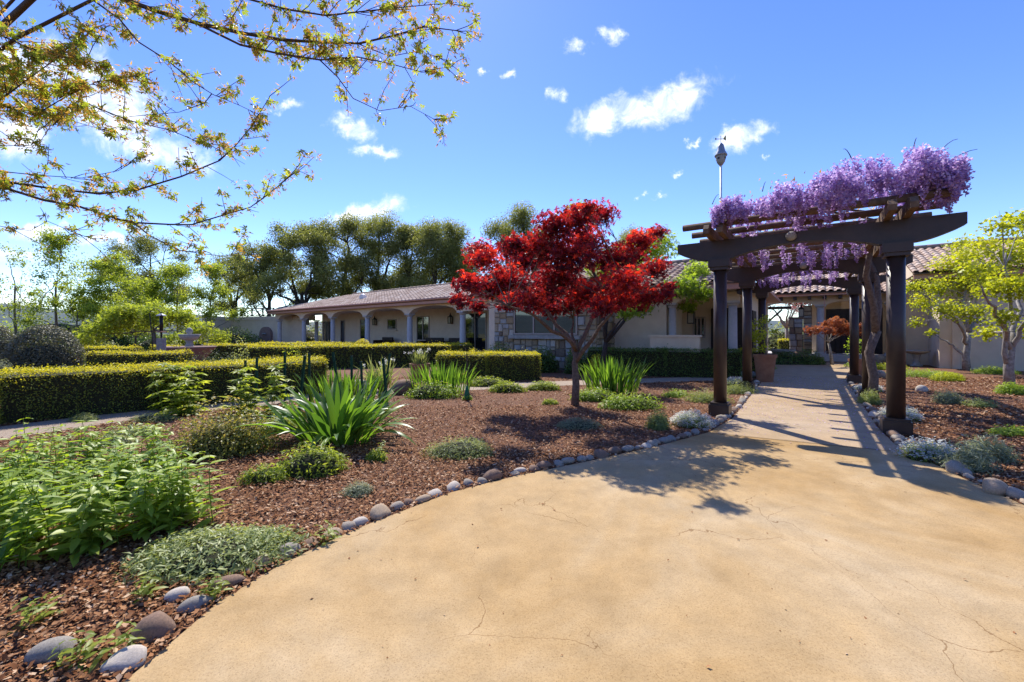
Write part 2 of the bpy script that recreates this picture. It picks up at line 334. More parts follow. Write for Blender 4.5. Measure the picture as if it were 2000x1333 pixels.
# ------------------------------------------------------------------ the setting
def disc(r, z, n=64): return MB().add([(r*math.cos(2*math.pi*i/n), r*math.sin(2*math.pi*i/n)+20, z) for i in range(n)], [tuple(range(n))])
M_field = solid('dry_field', (.20, .19, .09), (.12, .11, .05), .6, .95, .3, .05)
struct('terrain', disc(900, -.02).mesh('terrain'), M_field)
struct('ground', MB().add([(-26, -6, 0), (30, -6, 0), (30, 36, 0), (-26, 36, 0)], [(0, 1, 2, 3)]).mesh('ground'), M_ground)
hp = []; nh = 60
for i in range(nh):
    a = math.radians(-180+360*i/(nh-1)); r = 420; h = 17+5*math.sin(i*.7)+3*math.sin(i*1.9+1)
    hp.append((r*math.sin(a), r*math.cos(a), h))
mb = MB(); vs = []
for (x, y, h) in hp: vs += [(x*.8, y*.8, -1), (x*.93, y*.93, h*.6), (x, y, h), (x*1.2, y*1.2, -1)]
fs = [(i*4+k, i*4+4+k, i*4+5+k, i*4+1+k) for i in range(nh-1) for k in range(3)]
struct('hills', mb.add(vs, fs).mesh('hills', True), solid('hazy_wooded_hill', (.10, .13, .13), (.06, .085, .085), .05, .95, .3, .5))  # blue-grey of distance haze is mixed into the hills' own colour
LE = [(60,1500),(190,1380),(300,1290),(430,1178),(560,1100),(700,1035),(880,965),(1000,934),(1150,903),(1290,872),(1385,846),(1432,818),(1458,785),(1480,757),(1494,738),(1470,724),(1440,716)]
RE = [(2300,1120),(2000,990),(1900,945),(1800,897),(1745,868),(1712,835),(1690,800),(1668,768),(1650,742),(1658,727),(1700,715)]
pl = [G(*p) for p in LE]; pr = [G(*p) for p in RE]
poly = [Vector((-2.2, -3, 0)), Vector((-1.5, .8, 0))]+pl+[G(1445, 709), G(1730, 709)]+pr[::-1]+[Vector((6.5, 1.0, 0)), Vector((6.5, -3, 0))]
struct('path', MB().add([(p.x, p.y, .012) for p in poly], [tuple(range(len(poly)))[::-1]]).mesh('path'), M_conc)
wk = [G(1405, 852)]+pl[11:]+[G(1445, 709), G(1730, 709)]+pr[4:][::-1]+[G(1768, 893)]
wk = [G(1400, 849)]+pl[11:]+[G(1445, 709), G(1730, 709)]+pr[::-1][:7]+[G(1765, 886)]
struct('walkway', MB().add([(p.x, p.y, .016) for p in wk], [tuple(range(len(wk)))[::-1]]).mesh('walkway'), M_walk)
jt = MB()
for a, b in (((1402, 850), (1765, 887)), ((1478, 765), (1668, 768))):
    p, q = G(*a), G(*b); d = (q-p).normalized(); n = Vector((-d.y, d.x, 0))*.004
    jt.add([(v.x, v.y, .020) for v in (p-n, q-n, q+n, p+n)], [(0, 1, 2, 3)])
struct('path_joint_line', jt.mesh('joint'), solid('joint_dirt', (.10, .075, .05), (.07, .05, .035), 30, .95, 0))
gp = [G(*p) for p in [(-60,868),(150,838),(300,815),(470,797),(640,779),(900,764),(1100,754),(1420,743),(1420,735),(1100,745),(900,752),(640,766),(300,797),(-60,842)]]
struct('gravel_path', MB().add([(p.x, p.y, .006) for p in gp], [tuple(range(len(gp)))]).mesh('gravel_path'), M_gravel)
# mulch chips
def inpoly(P, poly):
    x, y = P[:, 0], P[:, 1]; c = np.zeros(len(P), bool); j = len(poly)-1
    for i in range(len(poly)):
        xi, yi, xj, yj = poly[i][0], poly[i][1], poly[j][0], poly[j][1]
        c ^= ((yi > y) != (yj > y)) & (x < (xj-xi)*(y-yi)/(yj-yi+1e-12)+xi); j = i
    return c
PP = []
for (y0, y1, dens) in ((1.2, 3, 5200), (3, 5, 2800), (5, 8, 1200), (8, 13, 400)):
    x0, x1 = -1.35*y1, 1.35*y1; n = int((x1-x0)*(y1-y0)*dens)
    PP.append(np.c_[rng.uniform(x0, x1, n), rng.uniform(y0, y1, n), np.zeros(n)])
PP = np.concatenate(PP); PP = PP[~inpoly(PP, poly) & ~inpoly(PP, gp)]
PP[:, 2] = .006+.022*rng.random(len(PP))
M_chip = leafmat('bark_chip', [(0, (.085, .03, .012)), (.35, (.25, .10, .038)), (.78, (.40, .205, .095)), (1, (.58, .41, .26))], (0, 0, 0), 0, .9, .15)
dist = np.hypot(PP[:, 0], PP[:, 1])
chips = leafmesh('mulch', PP, (.009+.020*rng.random(len(PP))**2)*(1+dist*.06), (np.array([(-.3, 0, -.1), (-.22, 1, .1), (.25, 1.05, .05), (.3, .05, .12)], float), [(0, 3, 2), (0, 2, 1)]), None, 0, 2.2, tint=rng.random(len(PP)))
tag(link('mulch', chips, M_chip), 'loose reddish brown bark mulch covering the planting beds', 'mulch', kind='stuff')
P = np.c_[rng.uniform(2.5, 9.5, 5200), rng.uniform(4, 14, 5200), np.full(5200, .023)]
cA, aA = np.array((.8128, -.5825)), np.array((.5825, .8128)); uu = P[:, :2]@cA; vv = P[:, :2]@aA
P = P[(np.abs(uu+.17) < 1.25) & (vv > 6.2) & (vv < 16) & (rng.random(len(P)) < np.clip((vv-5.8)/3, 0, 1)) & inpoly(P, poly)]
tag(link('fallen_petals', leafmesh('fallen_petals', P, .022, T_WIDE, None, 0, 2.5), P_wist), 'fallen purple petals scattered over the path under the pergola', 'petals', kind='stuff')

P = np.c_[rng.uniform(-2, 7, 420), rng.uniform(1.5, 7, 420), np.full(420, .016)]; P = P[inpoly(P, poly)]
tag(link('leaf_litter', leafmesh('leaf_litter', P, .009+.016*rng.random(len(P))**2, T_OV, None, 0, 2.5), M_chip), 'tiny dry leaf and bark crumbs on the concrete', 'litter', kind='stuff')
# ------------------------------------------------------------------ house
RZ = math.atan2(-.5825, .8128)                    # court frame: local x across the path, local y along it
def UV(u, v, z=0): return Vector((u*.8128+v*.5825, -u*.5825+v*.8128, z))
WO = Vector((-2.37, 20.2, 0)); WZ = math.atan2(-.6247, .7809)   # arcade wing frame
def WXY(x, y, z=0): return WO+Vector((x*.7809+y*.6247, -x*.6247+y*.7809, z))
house = thing('house', 'long single storey stucco house with tiled roofs, arcade and courtyard entrance', 'house', (2, 22, 0))
def hp_(name, mb, m, fr, smooth=False, par=None):
    me = mb.mesh(name, smooth) if isinstance(mb, MB) else mb
    loc, rz = ((0, 0, 0), RZ) if fr == 'C' else (tuple(WO), WZ)
    if par is None: return link(name, me, m, house, loc, rz, True)
    o = link(name, me, m, par); return o          # sub-part shares its part's frame
def arch_wall(x0, x1, spans, zs, rise, ztop, y0, y1):
    """beam over openings: spans=(a,b) arches springing at zs"""
    mb = MB(); xs = x0
    for a, b in sorted(spans):
        if a > xs+.001: mb.box(xs, a, y0, y1, zs, ztop)
        n = 12
        for i in range(n):
            t0, t1 = i/n, (i+1)/n; f = lambda t: zs+rise*math.sqrt(max(0, 1-(2*t-1)**2))
            mb.prism([(a+(b-a)*t0, f(t0)), (a+(b-a)*t1, f(t1)), (a+(b-a)*t1, ztop), (a+(b-a)*t0, ztop)], y0, y1)
        xs = b
    if x1 > xs+.001: mb.box(xs, x1, y0, y1, zs, ztop)
    return mb
def column(x, y, z0, z1, r, fr, par=None):
    o = hp_('column', MB().lathe([(r, z0), (r, z0+.5), (r*.9, z1-.02)], 20, (x, y, 0)), M_column, fr, True)
    hp_('capital', MB().box(x-r*1.35, x+r*1.35, y-r*1.35, y+r*1.35, z1+.07, z1+.14).lathe([(r*.98, 0), (r*1.2, .04), (r*1.3, .07)], 20, (x, y, z1-.02)), M_column, fr, False, o)
    hp_('base', MB().box(x-r*1.35, x+r*1.35, y-r*1.35, y+r*1.35, z0-.02, z0+.12), M_column, fr, False, o)
def window(x0, x1, z0, z1, y, fr, n=1, sill=True, name='window', depth=.05):
    fw = .06; mb = MB()
    mb.box(x0, x1, y-depth, y+.02, z0, z0+fw).box(x0, x1, y-depth, y+.02, z1-fw, z1)
    for i in range(n+1):
        xc = x0+(x1-x0-fw)*i/n; mb.box(xc, xc+fw, y-depth+.003, y+.02, z0+fw, z1-fw)
    o = hp_(name, mb, M_frame, fr)
    for i in range(n):
        a = x0+(x1-x0-fw)*i/n+fw; b = x0+(x1-x0-fw)*(i+1)/n
        hp_('pane', MB().box(a, b, y-.015, y+.01, z0+fw, z1-fw), M_glass, fr, False, o)
    if sill: hp_('sill', MB().box(x0-.1, x1+.1, y-.12, y, z0-.09, z0-.003), M_stucco, fr, False, o)
    return o
def lantern(x, y, z, fr, s=1.0):
    o = hp_('lantern', MB().box(x-.1*s, x+.1*s, y-.1*s, y+.1*s, z+.3*s, z+.33*s).box(x-.1*s, x+.1*s, y-.1*s, y+.1*s, z-.03*s, z).lathe([(.1*s, 0), (.03*s, .1*s), (.015*s, .2*s)], 8, (x, y, z+.33*s)), M_iron, fr)
    for sx in (-1, 1):
        for sy in (-1, 1): o.data.materials.clear(); o.data.materials.append(M_iron)
    hp_('lantern_pane', MB().box(x-.075*s, x+.075*s, y-.075*s, y+.075*s, z+.001, z+.299*s), M_lamp, fr, False, o)
    mb = MB()
    for sx in (-1, 1):
        for sy in (-1, 1): mb.box(x+sx*.085*s-.012, x+sx*.085*s+.012, y+sy*.085*s-.012, y+sy*.085*s+.012, z, z+.3*s)
    hp_('lantern_cage', mb, M_iron, fr, False, o)
# S-shaped clay tile, 0..1 wide in x, 0..1 long in y (up the slope)
def tile_verts(w, l):
    prof = []
    for i in range(7): a = math.pi*i/6; prof.append((.32-.32*math.cos(a), .30*math.sin(a)))
    prof += [(.78, -.07), (1.0, .0)]
    vs = []
    for y, dzz in ((0, .10), (1.08, -.02)):
        for x, z in prof: vs.append((x*w, y*l, z*w*.75+dzz*w*.8))
    n = len(prof); fs = [(i, i+1, n+i+1, n+i) for i in range(n-1)]
    vs2 = [(x, y, z-.02) for (x, y, z) in vs[:n]]; k = len(vs)
    fs += [(i, k+i, k+i+1, i+1) for i in range(n-1)]
    return vs+vs2, fs
def tile_roof(fr, u0, u1, v0, z0, v1, z1, tw=.27, tl=.38, clip=None, single=0, par=None):
    """tiles on the slope from (v0,z0) up to (v1,z1); `single` nearest tiles are objects of their own"""
    sl = math.hypot(v1-v0, z1-z0); dv, dzz = (v1-v0)/sl, (z1-z0)/sl
    tv, tf = tile_verts(tw, tl); tv = np.array(tv)
    R = np.array([(1, 0, 0), (0, dv, dzz), (0, -dzz, dv)])   # rows: images of x,y,z
    nc, nr = int((u1-u0)/tw), int(sl/tl); cells = []
    for r in range(nr):
        for c in range(nc):
            u = u0+c*tw; t = r*tl
            if clip and not clip(u+tw/2, t/sl): continue
            cells.append((u, v0+dv*t, z0+dzz*t))
    base = hp_('roof', MB().add([(u0, v0+.02, z0-.05), (u1, v0+.02, z0-.05), (u1 if not clip else u1, v1, z1-.05), (u0 if not clip else u0+(v1-v0), v1, z1-.05)], [(0, 1, 2, 3)]).add(
        [(u0, v0+.02, z0-.09), (u1, v0+.02, z0-.09), (u1, v0+.02, z0-.05), (u0, v0+.02, z0-.05)], [(0, 1, 2, 3)]), M_oldwood, fr)
    wx = (lambda u, v: UV(u, v)) if fr == 'C' else (lambda u, v: WXY(u, v))
    cells.sort(key=lambda c: wx(c[0], c[1]).length)
    tile_m = []
    for k in range(5):
        me = bpy.data.meshes.new('tile'); me.from_pydata([tuple(v) for v in tv@R], [], tf); at = me.attributes.new('tint', 'FLOAT', 'POINT')
        at.data.foreach_set('value', [.15+.17*k]*len(tv)); me.materials.append(M_tile); tile_m.append(me)
    for c in cells[:single]:
        o = bpy.data.objects.new('tile', random.choice(tile_m)); COL.objects.link(o); o.parent = base; o.location = c
    rest = cells[single:]
    if rest:
        C = np.array(rest); V = (C[:, None, :]+(tv@R)[None]).reshape(-1, 3); k = len(tv)
        fs = [tuple(i+k*j for i in f) for j in range(len(rest)) for f in tf]
        me = bpy.data.meshes.new('tiles'); me.from_pydata(V.tolist(), [], fs); at = me.attributes.new('tint', 'FLOAT', 'POINT')
        at.data.foreach_set('value', np.repeat(rng.random(len(rest)), k).astype(np.float32)); tag(hp_('tiles', me, M_tile, fr, False, base), None, kind='stuff')
    rb = MB(); n = int((u1-u0-(v1-v0 if clip else 0))/.42)
    for i in range(n): rb.tube([(u1-.42*i, v1, z1+.02), (u1-.42*i-.44, v1, z1+.04)], .11, 8)
    hp_('ridge_tiles', rb, solid('ridge_clay', (.33, .24, .185), (.24, .17, .125), 6, .85, .2), fr, True, base)
    return base
# arcade wing
NCOL = 6; SP = 4.05
FLOOR = .25
hp_('porch_floor', MB().box(-21, 2.6, -.4, 2.58, 0, FLOOR), M_column, 'W')
for k in range(NCOL): column(-SP*k, 0, FLOOR, 2.28, .155, 'W')
column(-19.2, 2.4, FLOOR, 2.28, .155, 'W')
hp_('arcade_wall', arch_wall(-20.6, 2.9, [(-SP*k-SP+.2, -SP*k-.2) for k in range(5)]+[(.2, 2.88)][:0], 2.42, .36, 2.83, -.19, .19), M_stucco, 'W')
hp_('arcade_wall', arch_wall(.2, 2.9, [(.2, 2.88)], 2.42, .36, 2.83, -.188, .188), M_stucco, 'W')
hp_('arcade_wall', MB().box(-20.6, -20.2, .2, 2.8, 2.42, 2.83), M_stucco, 'W')
hp_('fascia', MB().box(-21.1, 3.0, -.56, -.42, 2.84, 3.06), M_fascia, 'W')
hp_('soffit', MB().box(-21.1, 3.0, -.42, 2.7, 2.832, 2.89), M_stucco, 'W')
hp_('gutter', MB().tube([(-21.1, -.62, 3.06), (3.0, -.62, 3.06)], .06, 8), M_fascia, 'W', True)
hp_('wall', MB().box(-18.7, 3.0, 2.6, 2.85, 0, 2.83), M_stucco, 'W')
window(-18.45, -16.85, FLOOR, 2.3, 2.6, 'W', 2, False, 'door')
window(-15.8, -15.2, FLOOR, 2.35, 2.6, 'W', 1, False, 'door')
window(-13.1, -11.95, .9, 2.35, 2.6, 'W', 1)
window(-9.8, -8.8, 1.6, 2.3, 2.6, 'W', 1)
window(-6.7, -5.5, .9, 2.42, 2.6, 'W', 2)
window(-2.5, -.8, FLOOR, 2.5, 2.6, 'W', 2, False, 'door')
for x in (-11.1, -3.5): lantern(x, 2.45, 1.95, 'W', 1.15)
lantern(-17.6, .9, 2.0, 'W', 1.15)
tile_roof('W', -21.1, 3.4, -.6, 3.06, 4.0, 4.42, .30, .42, lambda u, t: (u+21.1) > t*4.6)
hp_('roof', MB().add([(-21.1, -.6, 3.05), (-16.5, 4.0, 4.40), (-21.1, 8.6, 3.05)], [(0, 1, 2)]), M_tile, 'W')
hp_('roof', MB().add([(-21.1, 8.6, 3.05), (-16.5, 4.0, 4.40), (3.4, 4.0, 4.40), (3.4, 8.6, 3.05)], [(0, 1, 2, 3)]), M_tile, 'W')
hp_('roof_vent', MB().box(-10.8, -10.4, 1.1, 1.4, 3.55, 3.85).lathe([(.16, 0), (.16, .05), (.05, .12)], 12, (-10.6, 1.25, 3.85)), M_white, 'W')
# bay with stone veneer
BX0, BX1, BY = 2.58, 7.6, -1.0
hp_('wall', MB().box(BX0, BX1, BY, BY+.3, 0, 2.95).box(BX0, BX0+.3, BY+.3, 2.6, 0, 2.95).box(BX1-.3, BX1, BY+.3, 2.2, 0, 2.95), M_stucco, 'W')
hp_('fascia', MB().box(BX0-.5, BX1+.4, BY-.5, BY-.38, 2.95, 3.2), M_fascia, 'W')
hp_('soffit', MB().box(BX0-.5, BX1+.4, BY-.38, 2.5, 2.952, 3.0), M_stucco, 'W')
window(4.0, 6.9, 1.32, 2.62, BY-.06, 'W', 3, False)
hp_('sill', MB().box(3.8, 7.05, BY-.2, BY-.02, 1.16, 1.30), M_stonegrey, 'W')
veneer = hp_('stone_veneer', MB().box(BX0+.35, 3.99, BY-.03, BY-.002, .02, 2.9).box(6.91, BX1+.02, BY-.03, BY-.002, .02, 2.9).box(3.99, 6.91, BY-.03, BY-.002, .02, 1.15).box(3.99, 6.91, BY-.03, BY-.002, 2.63, 2.9).box(BX1+.002, BX1+.03, BY, BY+1.4, .02, 2.9), M_mortar, 'W')
def ashlar(x0, x1, z0, z1, seed):
    """irregular rectangles filling the area"""
    rr = random.Random(seed); out = []
    def split(a, b, c, d, k):
        w, h = b-a, d-c
        if (w < .42 and h < .34) or k > 6 or (w < .3 and h < .45 and rr.random() < .5): out.append((a, b, c, d)); return
        if w > h*1.1: m = a+w*rr.uniform(.35, .65); split(a, m, c, d, k+1); split(m, b, c, d, k+1)
        else: m = c+h*rr.uniform(.35, .65); split(a, b, c, m, k+1); split(a, b, m, d, k+1)
    split(x0, x1, z0, z1, 0); return out
def stones(par, cells, plane, fr, seed):
    rr = random.Random(seed)
    for a, b, c, d in cells:
        g = .012; t = rr.uniform(.035, .075); j = lambda: rr.uniform(-.012, .012)
        q = [(a+g, c+g), (b-g, c+g), (b-g, d-g), (a+g, d-g)]; fr_ = [(x+(.018 if i in (0, 3) else -.018)+j(), z+(.018 if i < 2 else -.018)+j()) for i, (x, z) in enumerate(q)]
        vs = [plane(x, 0, z) for x, z in q]+[plane(x, t+j()*.5, z) for x, z in fr_]
        m = MB().add(vs, [(4, 5, 6, 7), (0, 1, 5, 4), (1, 2, 6, 5), (2, 3, 7, 6), (3, 0, 4, 7)])
        o = link('stone', m.mesh('stone'), VEN[rr.choices(range(5), (4, 3, 3, 2, 2))[0]], par)
fp = lambda x, t, z: (x, BY-.03-t, z)
for i, r in enumerate(((BX0+.36, 3.98, .05, 2.9), (6.92, BX1+.05, .05, 2.9), (3.99, 6.91, .05, 1.14))): stones(veneer, ashlar(*r, i+3), fp, 'W', i)
stones(veneer, ashlar(BY-.02, BY+1.38, .05, 2.9, 9), lambda y, t, z: (BX1+.03+t, y, z), 'W', 9)
tile_roof('W', BX0-.6, BX1+.5, BY-.6, 3.2, 3.0, 4.5, .30, .42)
hp_('chimney', MB().box(-1.6, -.7, 4.4, 5.4, 3.6, 5.0).box(-1.75, -.55, 4.25, 5.55, 5.0, 5.15), M_stucco, 'W')
hp_('chimney', MB().box(10.2, 11.2, 6, 7, 3.6, 5.0).box(10.05, 11.35, 5.85, 7.15, 5.0, 5.15), M_stucco, 'W')
# court: left porch
VF = 15.0
hp_('wall', MB().box(-6.9, -4.15, VF, VF+.3, 0, 2.72).box(-4.15, -1.95, VF+2.2, VF+2.4, 0, 2.72).box(-4.45, -4.15, VF+.3, VF+2.2, 0, 2.72), M_stucco, 'C')
column(-3.98, VF+.15, 0, 2.28, .13, 'C'); column(-2.1, VF+.15, 0, 2.28, .14, 'C')
hp_('porch_beam', arch_wall(-4.15, -1.9, [(-3.8, -2.3)], 2.42, .16, 2.72, VF, VF+.3), M_stucco, 'C')
hp_('fascia', MB().box(-7.2, -1.5, VF-.6, VF-.48, 2.74, 3.0), M_fascia, 'C')
for i in range(11): hp_('corbel', MB().box(-6.9+.5*i, -6.78+.5*i, VF-.47, VF-.003, 2.6, 2.73), M_door, 'C')
hp_('soffit', MB().box(-7.2, -1.5, VF-.48, VF+2.4, 2.742, 2.80), M_stucco, 'C')
tile_roof('C', -7.2, -1.5, VF-.65, 3.0, VF+3.6, 4.35, .27, .38)
hp_('door', MB().box(-3.1, -2.05, VF+2.12, VF+2.19, 0, 2.3), M_door, 'C')
for i in range(4): hp_('door_panel', MB().box(-3.05+.26*i, -2.84+.26*i, VF+2.09, VF+2.118, .1, 2.2), M_door, 'C')
window(-3.75, -3.3, 1.2, 2.0, VF+2.2, 'C', 3, False)
lantern(-3.55, VF+1.0, 1.75, 'C', 1.2)
hp_('planter_wall', MB().box(-4.45, -2.9, VF-.85, VF-.7, 0, 1.25).box(-4.5, -2.85, VF-.88, VF-.67, 1.25, 1.32), M_stucco, 'C')
hp_('court_wall', MB().box(-2.1, -1.9, VF+2.4, 25.6, 0, 2.9), M_stucco, 'C')
for v in (18.4, 21.0, 23.4): hp_('door', MB().box(-1.897, -1.86, v, v+1.2, 0, 2.25), M_door, 'C')
hp_('court_roof_edge', MB().box(-2.6, -1.3, VF+.4, 25.0, 2.9, 3.0), M_fascia, 'C')
# entrance facade
VE = 26.0
hp_('porch_floor', MB().box(-2.1, 7.0, VE-.4, VE+2.6, 0, .33), M_column, 'C')
hp_('entry_beam', arch_wall(-2.1, 6.6, [(-1.95, .05), (.57, 2.7), (3.2, 5.4)], 2.78, .16, 3.22, VE-.18, VE+.18), M_stucco, 'C')
for u in (.31, 2.95): column(u, VE, .33, 2.64, .17, 'C')
hp_('fascia', MB().box(-2.4, 6.8, VE-.86, VE-.76, 3.2, 3.34), M_fascia, 'C')
for i in range(15): hp_('corbel', MB().box(-2.0+.6*i, -1.86+.6*i, VE-.75, VE-.183, 3.04, 3.18), M_door, 'C')
hp_('soffit', MB().box(-2.4, 6.8, VE-.76, VE+2.4, 3.222, 3.27), M_stucco, 'C')
tile_roof('C', -2.4, 6.9, VE-.95, 3.38, 29.6, 5.0, .30, .40)
hp_('wall', MB().box(1.2, 7.0, VE+2.4, VE+2.6, 0, 3.2).box(-.05, 1.2, VE+1.3, VE+1.5, 0, 3.2), M_stucco, 'C')
pier = hp_('stone_pier', MB().box(-.98, -.42, VE-.4, VE+.0, 0, 2.1).box(-1.02, -.38, VE-.44, VE+.04, 2.1, 2.18), VEN[4], 'C')
stones(pier, ashlar(-.98, -.42, .3, 2.08, 21), lambda x, t, z: (x, VE-.4-t, z), 'C', 21)
pw = hp_('stone_wall', MB().box(-.40, -.04, VE+.2, VE+.5, 0, 2.78), VEN[4], 'C')
stones(pw, ashlar(-.40, -.04, .3, 2.76, 22), lambda x, t, z: (x, VE+.2-t, z), 'C', 22)
gate = hp_('gate', MB().box(.55, 2.75, VE+1.0, VE+1.06, .35, 2.6), M_door, 'C')
for i in range(9): hp_('gate_bar', MB().tube([(.7+.23*i, VE+.95, .4), (.7+.23*i, VE+.95, 2.35)], .012, 6).lathe([(.03, 0), (.03, .06)], 8, (.7+.23*i, VE+.95, 2.2)), M_iron, 'C', False, gate)
lantern(-.48, VE-.1, 2.22, 'C', 1.2)
hp_('brace', MB().tube([(-1.9, VE, 2.0), (-1.3, VE, 2.6)], .06, 4).box(-1.95, -.9, VE-.07, VE+.07, 2.62, 2.76), M_door, 'C')
hp_('rain_chain', MB().tube([(.45, VE-.8, 3.2), (.45, VE-.8, .4)], .018, 6), M_fascia, 'C')
# garage wing
VG, UG = 23.2, 4.04
hp_('wall', MB().box(UG, 14, VG, VG+.25, 0, 3.68).box(UG, UG+.4, VG+.25, VG+1.9, 0, 3.68).box(2.95, UG, VG+1.9, VG+2.1, 0, 3.2), M_stucco, 'C')
hp_('pilaster', MB().box(UG+.35, UG+.55, VG-.06, VG-.002, 0, 3.6), M_stucco, 'C')
column(3.0, VG+1.6, 0, 2.9, .16, 'C')
hp_('fascia', MB().box(UG-.8, 14, VG-.5, VG-.4, 3.50, 3.72), M_fascia, 'C')
hp_('soffit', MB().box(UG-.8, 14, VG-.4, VG+2, 3.682, 3.72), M_stucco, 'C')
tile_roof('C', UG-.85, 14, VG-.62, 3.76, 27.2, 5.36, .27, .38, single=300)
hp_('gable', MB().add([(UG-.5, VG, 3.7), (UG-.5, 27.2, 5.3), (UG-.5, 31, 3.7)], [(0, 1, 2)]), M_stucco, 'C')
tile_roof('C', 2.3, UG-.9, VG+.9, 3.18, VG+2.6, 3.75, .27, .38)

# ------------------------------------------------------------------ garden walls left of the arcade
gw = thing('garden_wall', 'tan stucco courtyard wall left of the arcade', 'wall', A(490, 36))
p0, p1, p2 = A(397, 34), A(452, 36), A(592, 33.4)
def wallseg(name, a, b, z0, z1, t, m, par, off=0):
    d = (b-a); l = d.length; rz = math.atan2(d.y, d.x)
    return link(name, MB().box(0, l, -t/2-off, t/2+off, z0, z1).mesh(name), m, par, (a.x, a.y, 0), rz, True)
for a, b in ((p0, p1), (p1, p2)):
    wallseg('wall_panel', a, b, 0, 2.45, .3, M_stucco, gw); wallseg('coping', a, b, 2.45, 2.72, .3, M_stucco, gw, .05)
nd = (p2-p1).normalized(); nn = Vector((nd.y, -nd.x, 0)); c = A(525, 34.6)
prof = [(.62*math.cos(math.pi*i/16), .95+.62*math.sin(math.pi*i/16)) for i in range(17)]+[(-.62, 0), (.62, 0)]
al = link('niche', MB().prism(prof, -.05, .25).mesh('niche'), M_pinkstone, gw, (c.x+nn.x*.32, c.y+nn.y*.32, .3), math.atan2(nd.y, nd.x), True)
link('spout', MB().lathe([(.16, 0), (.2, .05), (.1, .12)], 12, (0, -.1, .95)).mesh('spout'), M_stonegrey, al)
tr = thing('lattice_rail', 'dark wooden crossed lattice rail on top of the tan garden wall', 'railing', A(490, 35.5))
a, b = A(451, 35.7), A(535, 34.5); l = (b-a).length; rz = math.atan2((b-a).y, (b-a).x)
def rl(mb, n): return link(n, mb.mesh(n), M_door, tr, (a.x, a.y, 2.75), rz, True)
rl(MB().box(0, l, -.05, .05, .62, .70), 'rail'); rl(MB().box(0, l, -.05, .05, .0, .07), 'rail')
for i in range(5):
    x = l*i/4; rl(MB().box(x-.04, x+.04, -.045, .045, .07, .62), 'post')
    if i < 4:
        w = l/4; rl(MB().tube([(x+.05, .02, .08), (x+w-.05, .02, .61)], .03, 4), 'cross_bar'); rl(MB().tube([(x+.05, -.03, .61), (x+w-.05, -.03, .08)], .03, 4), 'cross_bar')

# ------------------------------------------------------------------ pergola
PC = UV(-.171, 11.44)
perg = thing('pergola', 'dark brown pergola with round columns and arched beams over the path', 'pergola', PC, RZ)
CU = (-1.107, 1.107)
for i, v in enumerate((-3.6, 0, 3.6)):
    for u in CU:
        c = link('column', MB().lathe([(.102, .22), (.102, 2.47)], 28, (u, v, 0)).mesh('column', True), M_wood, perg)
        c.data.polygons.foreach_set('use_smooth', [len(p.vertices) == 4 for p in c.data.polygons])
        link('plinth', MB().box(u-.155, u+.155, v-.155, v+.155, 0, .19).box(u-.135, u+.135, v-.135, v+.135, .19, .225).mesh('plinth'), M_wood, c)
        link('capital', MB().box(u-.135, u+.135, v-.135, v+.135, 2.45, 2.50).box(u-.16, u+.16, v-.16, v+.16, 2.50, 2.63).mesh('capital'), M_wood, c)
    # arched beam: haunched ends, shallow arch between the columns
    B0, T = 2.63, 2.95; bot = [(-1.78, 2.80), (-1.70, 2.755)]
    for k in range(1, 7): t = k/6; bot.append((-1.70+.44*t, 2.755-.125*math.sin(t*math.pi/2)))
    ar = [(-.93+1.86*k/16, B0+.16*math.sin(math.pi*k/16)**.8) for k in range(17)]
    prof = bot+[(-.94, B0)]+ar+[(-x, z) for x, z in reversed(bot)]+[(1.78, T), (-1.78, T)]
    link('beam', MB().prism(prof, v-.075, v+.075).mesh('beam'), M_wood, perg)
    fl = link('floodlight', MB().lathe([(.05, -.02), (.075, .0), (.06, .05), (.02, .07)], 14).mesh('floodlight', True), M_stonegrey, perg, (0 if i else -.1, v-.10, T-.07))
    fl.rotation_euler = (math.radians(75), 0, 0)
for u in (-1.2, -1.0, 1.0, 1.2): link('rafter', MB().prism([(-4.3, 2.955), (-4.3, 3.03), (-4.22, 3.11), (4.22, 3.11), (4.3, 3.03), (4.3, 2.955)], -.04, .04, Matrix.Rotation(math.pi/2, 4, 'Z')).mesh('rafter'), M_oldwood, perg, (u, 0, 0))
for i in range(13):
    v = -3.95+7.9*i/12; link('slat', MB().tube([(-1.62, v, 3.165), (1.62, v, 3.165)], .055, 8).mesh('slat', True), M_oldwood, perg)
# wisteria: trunk up the near right column, blossom on top
wis = thing('wisteria', 'wisteria with hanging purple flower clusters covering the pergola top', 'wisteria', UV(.96, 11.0), RZ)
wb = MB()
tp = [(0, 0, 0), (.05, .02, .5), (-.05, 0, 1.0), (.06, .03, 1.45)]
wb.tube(wiggle([Vector(p) for p in tp], .02), [.09, .08, .075, .08], 9)
wb.tube([(.06, .03, 1.4), (.02, -.1, 1.9), (-.12, -.35, 2.5), (-.05, -.6, 3.2)], [.07, .06, .055, .045], 8)
wb.tube([(.05, .03, 1.35), (.12, .2, 1.9), (.1, .3, 2.5), (-.1, .5, 3.25)], [.06, .055, .05, .04], 8)
for k in range(9): a = random.uniform(-3, 3); wb.tube([(random.uniform(-1.5, .3), a, 3.3), (random.uniform(-1.5, .3), a+random.uniform(-.8, .8), 3.42), (random.uniform(-1.5, .3), a+1, 3.38)], .018, 5)
link('trunk', wb.mesh('trunk', True), M_bark, wis)
pts = []; tn = []
def raceme(c, ln, r):
    n = int(95*ln/.3); t = rng.random(n)**.8; ang = rng.random(n)*6.283; rr = r*(1-t*.75)*np.sqrt(rng.random(n))
    pts.append(np.c_[c[0]+rr*np.cos(ang), c[1]+rr*np.sin(ang), c[2]-t*ln]); tn.append(np.clip(.75-.5*t+rng.normal(size=n)*.2, 0, 1))
